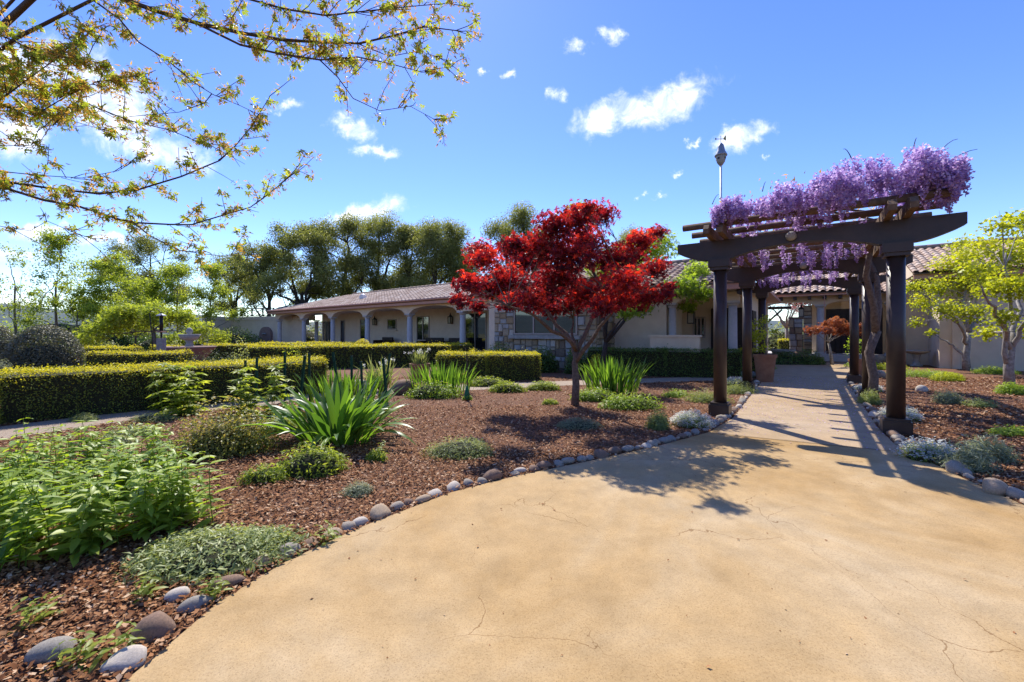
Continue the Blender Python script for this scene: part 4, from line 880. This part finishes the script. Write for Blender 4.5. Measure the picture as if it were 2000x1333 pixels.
mound('mossy_shrub', 'mossy green mound right of the court path', 'bush', UV(-.2, 22.5), .9, .7, .75, G_hedged, .06, 2400)
mound('mossy_shrub', 'dark green mound before the stone pier', 'bush', UV(-1.0, 22.9), .9, .6, .6, G_hedged, .06, 2400)
mound('mossy_shrub', 'bright green groundcover at the far end of the path', 'bush', UV(1.6, 22.0), .8, .6, .35, G_herb, .06, 1500)
mound('court_groundcover', 'dark low groundcover strip across the end of the path', 'groundcover', UV(-.9, 21.9), 1.5, .45, .3, G_hedged, .05, 2200)
for (px, py, cls, r0, lb) in ((1888, 724, [(1850,520,38),(1890,500,36),(1830,560,34),(1880,560,44),(1920,540,40),(1800,590,28),(1850,605,34),(1900,610,34),(1790,630,16),(1940,600,36),(1820,650,12),(1875,480,26),(1780,560,22)], .125, 'yellow green tree with pale forked trunk in front of the garage wall'), (1972, 756, [(1960,440,34),(2000,430,40),(1930,480,42),(1980,500,50),(2030,470,50),(1900,530,36),(1950,560,46),(2010,560,50),(1960,620,36),(1930,650,26),(2020,640,40),(2060,560,60)], .115, 'yellow green tree at the right frame edge with dark trunk base')):
    b = G(px, py); tree('ginkgo_tree', lb, 'tree', b, [(0, 0, -.05), (-.03, 0, .5), (.03, 0, .95), (.08, 0, 1.4)], r0, crown_from_px([(x, y, r, random.uniform(-1.2, 1.2)) for x, y, r in cls], b.y, b), G_yel, M_barkpale, .085, 1300, T_WIDE, .2, (1, 1, .7), None, [1, 2, 3], .5, branchr=.55, nlimb=5)
PT_ = []
for i in range(26):
    a = math.radians(115+130*i/25); r_ = 32+4*math.sin(i*2.1); k, _ = ball(900, (r_*math.sin(a), r_*math.cos(a), 4.0+1.2*math.sin(i*1.7)), 3.4, .2, (1, 1, 1.15)); PT_.append(k)
tag(link('treeline', leafmesh('treeline', np.concatenate(PT_), .5, T_OV), G_oak), 'belt of trees across the drive, mirrored in the windows', 'trees', kind='stuff')
# ------------------------------------------------------------------ overhanging maple, trunk outside the frame on the left
mt = thing('overhanging_maple', 'maple branches with young golden leaves reaching in from the upper left', 'tree', (-6.6, 4.6, 0))
mo = Vector((-6.6, 4.6, 0))
link('trunk', MB().tube([(0, 0, -.05), (.05, .05, 1.2), (0, 0, 2.4), (.15, -.1, 3.6), (.3, -.2, 5.2)], [.2, .17, .15, .12, .07], 12).mesh('trunk', True), M_bark, mt)
def pp(pts, d0, d1):
    n = len(pts); return [A(x, d0+(d1-d0)*i/(n-1), y)-mo for i, (x, y) in enumerate(pts)]
LIMBS = [([(-60,345),(0,353),(94,367),(195,378),(273,369),(351,345),(429,312),(460,285),(492,242),(527,187)], 3.6, 3.5, .026, 2.6, 1.0),
 ([(-60,350),(0,365),(86,390),(156,406),(234,429),(273,435),(332,441),(375,441),(429,423),(488,406),(546,363),(593,320)], 3.6, 3.3, .026, 2.6, 1.0),
 ([(261,435),(293,460),(351,488),(429,499),(503,496)], 3.45, 3.3, .012, 0, .7),
 ([(-40,150),(0,162),(51,191),(98,222),(156,242),(218,257)], 3.8, 3.5, .017, 2.9, 1.0), ([(-40,120),(0,137),(98,168),(187,211),(250,234),(336,257),(390,279),(460,287)], 4.0, 3.6, .020, 3.0, 1.0),
 ([(100,-80),(183,0),(234,39),(273,82),(328,121),(375,160),(414,183),(468,207),(507,226)], 3.6, 3.4, .020, 3.6, .8), ([(414,183),(402,203),(351,218),(250,226)], 3.45, 3.4, .008, 0, .35),
 ([(120,-60),(242,0),(312,23),(390,49),(468,62),(546,78),(624,84),(700,86),(770,70),(830,50),(905,62)], 3.3, 3.3, .042, 3.6, 1.1), ([(390,49),(468,88),(546,105),(624,117),(700,113),(760,125),(820,142),(885,128)], 3.3, 3.2, .018, 0, 1.2),
 ([(624,117),(660,150),(690,190),(740,215),(800,208),(858,240)], 3.25, 3.2, .010, 0, .8), ([(300,-60),(420,-20),(560,18),(640,30),(720,24),(800,14),(890,4)], 3.2, 3.1, .022, 3.8, 1.1), ([(700,86),(760,110),(820,100),(875,120)], 3.3, 3.2, .008, 0, .8),
 ([(-60,80),(0,70),(60,95),(120,110),(170,120)], 3.2, 3.1, .02, 3.2, 1.7), ([(-60,200),(0,195),(60,150),(130,100),(180,60)], 3.2, 3.1, .018, 3.0, 1.7), ([(-60,180),(0,205),(70,225),(120,190),(190,160),(270,150)], 3.3, 3.2, .016, 3.0, 1.8), ([(-50,290),(0,287),(60,283),(75,250),(120,240)], 3.4, 3.3, .008, 2.6, .9), ([(-50,440),(0,443),(60,450),(95,432),(140,455),(190,470)], 3.5, 3.4, .008, 2.4, .7), ([(0,335),(80,345),(160,350),(230,335),(280,305)], 3.5, 3.4, .008, 0, .8)]
lb = MB(); tw = MB(); LP, LD, SPp = [], [], []
for (pts, d0, d1, r, th, den) in LIMBS:
    q = pp(pts, d0, d1); n = len(q)
    if th: s = Vector((.1*(th > 3.2), 0, th)); q = [s, s.lerp(q[0], .5)+Vector((0, 0, .15))]+q
    m = len(q); lb.tube(wiggle(q, .008), [max(.0022, r*.55*(1.3 if i < 2 and th else 1-.85*i/(m-1))) for i in range(m)], 7)
    for i in range(1, len(q)-1 if not th else len(q)-1):
        if th and i < 2: continue
        a, b_ = q[i], q[i+1]; l = (b_-a).length; k = max(1, int(l*19*max(den, .7)))
        for _ in range(k):
            p = a.lerp(b_, random.random()); tl = random.uniform(.06, .30); dr = ((b_-a).normalized()*.7+Vector(unit(rng.normal(size=(1, 3)))[0])*.8+Vector((0, 0, .15))).normalized()
            e = p+dr*tl; tw.tube(wiggle([p, p.lerp(e, .5), e], .012), [.003, .0025, .0015], 4)
            for f in (.35, .6, .8, 1.0):
                if random.random() < .36*den+.14:
                    c = p.lerp(e, f); w_ = random.randint(9, 20)
                    for _ in range(w_): LP.append(c+Vector(rng.normal(size=3))*.019); LD.append((random.gauss(0, .6), random.gauss(0, .6), -.55))
link('limbs', lb.mesh('limbs', True), M_twig, mt); tag(link('twigs', tw.mesh('twigs', True), M_twig, mt), None, kind='stuff')
LPn, LDn = np.array([tuple(v) for v in LP]), np.array(LD); half = rng.random(len(LPn)) < .16
link('samaras', leafmesh('samaras', LPn[~half], .036, T_LA, None, 0, 0, direction=LDn[~half], jitter=.4), G_sam, mt)
link('leaves', leafmesh('leaves', LPn[half], .046, T_PALM, None, 0, .3, direction=LDn[half], jitter=.5), G_lime, mt)

# ------------------------------------------------------------------ bedding plants
for i, (px, py, lb_) in enumerate(((40, 1060, 'tall leafy perennials at the lower left corner of the bed'), (150, 1075, 'leafy perennials over the dark mulch at lower left'), (260, 1055, 'leafy perennials in the middle of the left clump'), (355, 1020, 'leafy perennials at the right end of the left clump'), (60, 985, 'leafy perennials behind the lower left ones'), (190, 985, 'leafy perennials at the heart of the left bed'), (270, 990, 'leafy perennials left of the rose bush'), (100, 920, 'leafy perennials near the long hedge'), (240, 915, 'leafy perennials in front of the grey groundcover'), (-50, 1000, 'leafy perennials cut by the left frame edge'))):
    p = G(px, py); stems('leafy_perennial', lb_, p, .28*p.y/2.8, .26, .50, 17, HERB, G_herb, 'leafy perennials in the left bed')
strap('long pointed leaves poking in at the lower left frame edge', G(-45, 1130), .15, .15, .5, 12, .8, .3)
strap('large strap leaved clump in the middle of the mulch bed', G(660, 860), .6, .45, .86, 160, 1.05, .06)
strap('upright iris row behind the large strap leaved clump', G(670, 792), .95, .35, .72, 130, .6, .8, 'iris_clump')
strap('iris clump in front of the daffodil pot and short hedge', G(860, 768), 1.0, .4, .72, 170, .55, .82, 'iris_clump')
strap('iris clump right of the red maple trunk', G(1196, 768), .85, .4, .86, 150, .6, .72, 'iris_clump')
Z = lambda px, py: G(px, py)
mound('groundcover_mat', 'large sage green mat spilling over the near path stones', 'groundcover', Z(420, 1092), .58, .42, .18, G_mat, .045, 6200, T_LA, .5, lumps=16)
mound('groundcover_mat', 'grey green mat in the shade before the red maple', 'groundcover', Z(895, 888), .52, .36, .24, G_mat, .045, 3600, T_NARROW, .45, lumps=14)
mound('groundcover_mat', 'grey tuft in front of the red maple trunk', 'groundcover', Z(1132, 835), .42, .3, .16, G_grey, .035, 2600, T_NARROW, .8)
mound('groundcover_mat', 'small grey tuft near the path stones', 'groundcover', Z(700, 965), .17, .15, .12, G_grey, .03, 1100, T_NARROW, .7)
mound('leafy_mound', 'bright green leafy mound in front of the strap leaves', 'plant', Z(605, 925), .46, .30, .36, G_lime, .05, 1900, T_LA, .5)
mound('leafy_mound', 'low bright green spread left of the leafy mound', 'plant', Z(520, 938), .3, .2, .18, G_lime, .05, 900, T_LA, .5)
mound('rose_bush', 'twiggy rose bush with bronze young leaves', 'bush', Z(428, 886), .72, .55, .78, G_rose, .036, 5600, T_OV, .3, csc=.6, lumps=12)
for (px, py, lb_) in ((345, 800, 'elder like sapling with divided leaves near the first stake'), (375, 808, 'bushy sapling with divided leaves by the rose bush'), (470, 805, 'sapling with divided leaves in the gap of the hedge'), (548, 806, 'sapling with divided leaves left of the strap leaves'), (495, 815, 'small sapling with divided leaves behind the rose bush'), (330, 815, 'low sapling with divided leaves at the hedge foot')):
    stems('divided_leaf_sapling', lb_, Z(px, py), .2, .14, .78, 4, PINN, G_lime, None)
for (px, py, rx, h, lb_) in ((845, 776, .75, .42, 'bright green groundcover in front of the iris clump'), (990, 766, .5, .3, 'green cushion left of the maple trunk'), (1062, 762, .55, .26, 'low green spread by the short hedge'), (950, 754, .7, .3, 'yellow green cushion before the short hedge'), (1235, 798, .8, .36, 'leafy green groundcover right of the maple trunk'), (1165, 782, .6, .3, 'green groundcover behind the maple trunk'), (700, 800, .45, .3, 'leafy mass at the foot of the green stakes')):
    mound('groundcover', lb_, 'groundcover', Z(px, py), rx, rx*.55, h, G_lime if px in (990, 1062, 950) else G_herb, .065, 1900, T_LA, .5)
for (px, py, rx, h, m, lb_) in ((545, 842, .35, .34, G_lime, 'yellow green tuft under the hedge end saplings'), (250, 852, .5, .2, G_mat, 'pale spreading cushion behind the leafy perennials'), (735, 900, .16, .14, G_lime, 'small lime tuft right of the big strap clump'), (1500, 722, .5, .25, G_herb, 'green edging plants beyond the tall pot'), (1915, 795, .4, .2, G_mat, 'thin grassy patch in the right mulch bed'), (1975, 850, .35, .16, G_herb, 'weedy patch by the right frame edge'), (1320, 775, .45, .2, G_herb, 'green edging tufts before the dark hedge'), (1075, 790, .22, .12, G_lime, 'tiny lime tuft left of the maple trunk')):
    mound('low_tuft', lb_, 'plant', Z(px, py), rx, rx*.6, h, m, .05, 1200, T_LA, .3, core=False)
for (px, py, rx, lb_) in ((165, 822, .28, 'pale cushion at the foot of the long hedge'), (300, 822, .45, 'grey green cushion left of the rose bush'), (220, 870, .4, 'silvery groundcover behind the leafy perennials')):
    mound('groundcover_mat', lb_, 'groundcover', Z(px, py), rx, rx*.6, .14, G_mat, .035, 1500, T_NARROW, .7)
for (px, py, rx, h, lb_) in ((1352, 832, .36, .22, 'white candytuft mound left of the front left column'), (1440, 752, .45, .2, 'white candytuft between the left columns'), (1462, 737, .35, .18, 'white candytuft beside the tall terracotta pot'), (1760, 820, .34, .22, 'white candytuft behind the front right column'), (1812, 898, .36, .22, 'white candytuft mound in front of the front right column'), (1700, 765, .3, .2, 'white candytuft by the middle right column')):
    mound('candytuft', lb_, 'flowers', Z(px, py), rx, rx*.8, h, G_herb, .03, 2200, T_LA, .7, flowers=(P_white, .024, 420))
for (px, py, rx, lb_) in ((1385, 785, .62, 'green lavender clump left of the front column'), (1440, 768, .6, 'feathery green clump between the left columns'), (1285, 838, .22, 'grey tuft beside the candytuft'), (1890, 918, .38, 'grey lavender right of the near candytuft'), (1925, 900, .3, 'lavender with upright sprigs near the right edge'), (1850, 788, .35, 'purple flowered tuft in the right mulch bed'), (1700, 790, .25, 'grey tuft between the right columns')):
    mound('lavender_clump', lb_, 'plant', Z(px, py), rx, rx*.7, .34, G_grey if px > 1800 else G_mat, .06, 2000, T_NARROW, .3, core=False, up=.1)
for (px, py, rx, m, lb_) in ((1790, 735, 1.1, G_herb, 'green groundcover patch behind the right columns'), (1740, 722, .7, G_yel, 'yellow green groundcover near the bird bath'), (1850, 744, .5, G_yel, 'yellow groundcover under the ginkgo tree'), (1940, 730, .7, G_herb, 'green groundcover between the two ginkgo trees'), (1900, 712, .6, G_herb, 'green shrub against the garage wall'), (1975, 770, .35, G_herb, 'grass tuft at the foot of the right tree')):
    mound('groundcover', lb_, 'groundcover', Z(px, py), rx*1.2, rx*.8, .3 if py > 715 else .8, m, .06, 2200, T_LA, .6, core=py < 715)
for i, (px, py, lb_) in enumerate(((65, 1225, 'seedling alone on the mulch at lower left'), (425, 1165, 'seedling between the near edging stones'), (300, 1165, 'seedling left of the near edging stones'), (640, 1060, 'seedling beside the path stones'), (745, 885, 'seedling right of the strap leaved clump'), (600, 1225, None), (150, 1300, 'seedlings in the bottom left corner'), (225, 1290, 'leafy weed over the pale edging stone'))):
    if lb_: stems('seedling', lb_, Z(px, py), .05, .05, .13, 4, SEED, G_lime)
for (px, py, s) in ((715, 940, 1), (690, 1000, 1)): pass
# daffodils in the ground, twig sapling, stakes
def daffodils(label, p, z, r, h, nl, nf):
    o = thing('daffodils', label, 'flowers', (p.x, p.y, z)); a = rng.random(nl)*6.283
    P = np.c_[r*.5*np.cos(a)*rng.random(nl), r*.5*np.sin(a)*rng.random(nl), np.zeros(nl)]
    link('leaves', leafmesh('leaves', P, h, T_lance(.03), np.c_[np.cos(a), np.sin(a), a*0], .8, 0, direction=np.c_[np.cos(a)*.5, np.sin(a)*.5, a*0+1], jitter=.2), G_mat, o)
    fc = np.c_[rng.normal(size=nf)*r*.6, rng.normal(size=nf)*r*.4, h*(.75+.4*rng.random(nf))]; q = np.repeat(fc, 12, 0)+rng.normal(size=(nf*12, 3))*.016
    tag(link('flowers', leafmesh('flowers', q, .03, T_WIDE, None, 0, .3), P_white, o), None, kind='stuff'); st = MB()
    for c in fc: st.tube([(c[0]*.4, c[1]*.4, 0), tuple(c)], .004, 4)
    link('flower_stems', st.mesh('flower_stems'), G_mat, o)
daffodils('white daffodils among thin leaves behind the big clump', Z(745, 765), 0, .35, .72, 90, 10)
def pot(name, label, p, rt, rb, h, m, soil=True):
    o = thing(name, label, 'pot', p)
    link('body', MB().lathe([(rb, 0), (rb*1.02, .02), (rt*.94, h-.08), (rt*.9, h-.03), (rt*.86, h-.05)], 24).mesh('body', True), m, o)
    link('rim', MB().lathe([(rt*.94, h-.09), (rt*1.04, h-.085), (rt*1.04, h), (rt*.92, h), (rt*.88, h-.05)], 24).mesh('rim'), m, o); link('soil', MB().lathe([(rt*.87, h-.09), (rt*.87, h-.05), (0.01, h-.045)], 20).mesh('soil'), M_soil, o); return o
p = Z(820, 742); pot('terracotta_pot', 'terracotta pot with pale flowers in front of the mid hedge', p, .30, .21, .48, M_terra)
daffodils('white flowering daffodils growing in the terracotta pot', p, .44, .3, .42, 80, 16)
for (px, d, lb_, lb2, mm) in ((1494, 11.9, 'tall tapered terracotta pot beside the far left columns', 'yellow green shrub growing in the tall terracotta pot', G_yel), (1672, 13.6, 'terracotta pot behind the far right column', 'small shrub in the pot behind the far right column', G_herb)):
    p = A(px, d); s = 1 if px < 1600 else .7; pot('tall_pot', lb_, p, .29*s, .2*s, .78*s, M_terra)
    tree('potted_shrub', lb2, 'shrub', (p.x, p.y, .70*s), [(0, 0, 0), (.02, 0, .3*s)], .025, [(random.uniform(-.3, .3)*s, random.uniform(-.3, .3)*s, random.uniform(.25, 1.15)*s, .22*s) for _ in range(11)], mm, M_bark, .07, 1300, T_OV, .2)
p = UV(-1.15, 23.6); pot('stone_planter', 'wide grey stone planter in the entrance court', p, .5, .3, .6, M_stonegrey)
p = A(708, 20.5); pot('square_planter', 'terracotta pot holding a clipped yellow boxwood', p, .45, .35, .75, M_terra); mound('boxwood_ball', 'clipped yellow boxwood in the pot before the arcade', 'bush', p, .5, .5, .5, G_hedget, .06, 1600, lift=.65)
b = Z(912, 782); tree('twig_sapling', 'thin bare sapling tied with green tape on the mulch', 'sapling', b, [(0, 0, 0), (.02, 0, .5), (0, 0, .95)], .012, [(random.uniform(-.22, .22), random.uniform(-.2, .2), random.uniform(.5, 1.15), .12) for _ in range(9)], G_rose, M_twig, .03, 160, branchr=.5)
link('green_tie', MB().lathe([(.05, 0), (.07, .05), (.045, .16), (.02, .3)], 10).mesh('green_tie', True), solid('green_tape', (.02, .16, .07), None, 15, .6, .2), bpy.data.objects['twig_sapling'])
mound('leafy_mound', 'dark leafy tuft at the foot of the bare sapling', 'plant', b, .12, .12, .16, G_herb, .03, 500)
SK = [(345, 8.9, 697, 'leftmost green garden stake before the long hedge'), (480, 8.6, 704, 'green stake behind the second sapling'), (500, 8.2, 699, 'thicker green stake in the hedge gap'), (557, 8.6, 688, 'green stake left of the strap leaves'), (585, 7.4, 694, 'leaning green stake beside the strap leaves'), (606, 8.4, 690, 'green stake at the right end of the long hedge'), (665, 8.2, 687, 'leaning green stake behind the strap leaves'), (687, 8.2, 695, 'thin green stake above the grey boulder'), (709, 7.8, 706, 'short green stake right of the boulder'), (757, 7.9, 700, 'green stake left of the brown boulder'), (748, 8.4, 690, 'crossing green stake among the daffodils')]
for i, (px, d, top, lb_) in enumerate(SK):
    p = A(px, d); h = H+(HOR-top)*d/F; ln = (.0, .0, .02, .0, .12, -.02, -.14, 0, -.04, -.10, .14)[i]
    o = thing('garden_stake', lb_, 'stake', p, 0, 'green garden stakes'); link('post', MB().box(-.022, .022, -.006, .006, -.02, h).box(-.022, -.016, -.022, -.0061, -.02, h).box(.016, .022, -.022, -.0061, -.02, h).mesh('post'), M_stake, o)
    link('lug', MB().box(-.006, .006, -.03, -.0062, h*.6, h*.6+.03).box(-.006, .006, -.03, -.0062, h*.8, h*.8+.03).mesh('lug'), M_stake, o); o.rotation_euler = (0, ln, random.uniform(-.4, .4))
# ------------------------------------------------------------------ garden ornaments
o = thing('fountain', 'tiered stone fountain with wide basin among the hedges', 'fountain', A(370, 18.4))
link('basin', MB().lathe([(.55, 0), (.62, .3), (.95, .72), (1.0, .78), (.92, .80), (.8, .66), (.1, .6)], 28).mesh('basin', True), M_pinkstone, o)
link('stem', MB().lathe([(.22, .6), (.16, .8), (.12, .95), (.17, 1.06)], 16).mesh('stem', True), M_stonegrey, o)
link('bowl', MB().lathe([(.17, 1.06), (.3, 1.12), (.42, 1.32), (.38, 1.33), (.1, 1.2)], 24).mesh('bowl', True), M_stonegrey, o)
link('finial', MB().lathe([(.08, 1.2), (.09, 1.36), (.14, 1.45), (.1, 1.56), (.03, 1.62)], 14).mesh('finial', True), M_stonegrey, o)
p = A(300, 15); o = thing('shepherd_hook', 'thin black curved hook pole between the hedges', 'pole', p)
hk = [(0, 0, 0), (-.05, 0, 1.2), (-.12, 0, 1.9)]+[(.06+.2*-math.cos(t), 0, 2.05+.2*math.sin(t)) for t in (0.2, .7, 1.2, 1.7, 2.2, 2.8)]+[(.3, 0, 1.95)]
link('pole', MB().tube(hk, .014, 6).mesh('pole', True), M_iron, o)
p = A(315, 15.2); o = thing('bird_feeder', 'black tube bird feeder with pale disc roof on grey post', 'feeder', p)
link('post', MB().box(-.1, .1, -.1, .1, 0, 1.2).mesh('post'), M_stonegrey, o); link('tube', MB().lathe([(.055, 1.45), (.055, 2.0)], 16).mesh('tube', True), M_iron, o)
link('tray', MB().lathe([(.12, 1.40), (.16, 1.44), (.12, 1.45)], 18).mesh('tray'), M_pinkstone, o); link('stalk', MB().tube([(0, 0, 1.2), (0, 0, 1.4)], .03, 8).mesh('stalk'), M_iron, o); link('disc_roof', MB().lathe([(.15, 2.0), (.14, 2.03), (.02, 2.09)], 20).mesh('disc_roof', True), M_white, o)
p = G(1790, 716); o = thing('bird_bath', 'grey stone bird bath in the right bed', 'bird bath', p)
link('base', MB().lathe([(.2, 0), (.2, .05), (.13, .1), (.09, .25), (.12, .42), (.16, .5)], 18).mesh('base', True), M_stonegrey, o)
link('bowl', MB().lathe([(.16, .5), (.3, .55), (.42, .63), (.42, .67), (.36, .65), (.05, .6)], 26).mesh('bowl', True), M_stonegrey, o)
p = A(1408, 11.6); o = thing('bird_house_pole', 'white pole topped by a grey acorn shaped bird house with weathervane', 'bird house', p)
link('pole', MB().tube([(0, 0, 0), (0, 0, 6.05)], .028, 10).lathe([(.03, 0), (.05, .03), (.03, .06)], 10, (0, 0, 5.08)).mesh('pole', True), M_white, o)
zt = 6.0
hb = link('house_body', MB().lathe([(.03, zt), (.10, zt+.10), (.135, zt+.24), (.12, zt+.30)], 14).mesh('house_body', True), M_stonegrey, o)
for a in range(4): link('entry_hole', MB().lathe([(.03, 0), (.03, .012)], 10).mesh('entry_hole'), M_iron, hb, ((.115)*math.cos(a*1.57+.6), .115*math.sin(a*1.57+.6), zt+.2)).rotation_euler = (0, math.pi/2, a*1.57+.6)
link('roof', MB().lathe([(.165, zt+.28), (.16, zt+.31), (.105, zt+.42), (.085, zt+.52), (.07, zt+.58), (.02, zt+.64)], 14).mesh('roof', True), solid('zinc', (.33, .36, .40), (.24, .26, .29), 12, .4, .1, metal=.5), o)
link('weathervane', MB().tube([(0, 0, zt+.62), (0, 0, zt+.84)], .008, 6).box(-.16, .14, -.004, .004, zt+.74, zt+.755).prism([(.06, zt+.75), (.14, zt+.70), (.14, zt+.86), (.1, zt+.82)], -.004, .004).prism([(-.16, zt+.72), (-.10, zt+.745), (-.16, zt+.78)], -.004, .004).mesh('weathervane'), solid('brass', (.45, .33, .12), None, 10, .4, .1, metal=.7), o)
def wbench(label, x, w, name='garden_sofa'):
    q = WXY(x, 1.7, FLOOR); o = thing(name, label, 'seat', q, WZ)
    link('seat', MB().box(-w/2, w/2, -.35, .3, .34, .46).mesh('seat'), M_door, o); link('backrest', MB().box(-w/2, w/2, .3, .4, .3, .85).mesh('backrest'), M_door, o)
    for sx in (-1, 1): link('armrest', MB().box(sx*w/2-.05, sx*w/2+.05, -.35, .42, .46, .66).mesh('armrest'), M_door, o)
    for sx in (-1, 1):
        for sy in (-.3, .33): link('leg', MB().box(sx*(w/2-.06)-.03, sx*(w/2-.06)+.03, sy-.03, sy+.03, 0, .34).mesh('leg'), M_door, o)
wbench('dark bench under the small porch window', -9.0, 1.1, 'bench'); wbench('dark outdoor sofa on the arcade porch', -4.4, 1.5); wbench('second dark sofa by the arcade french doors', -2.4, 1.5)
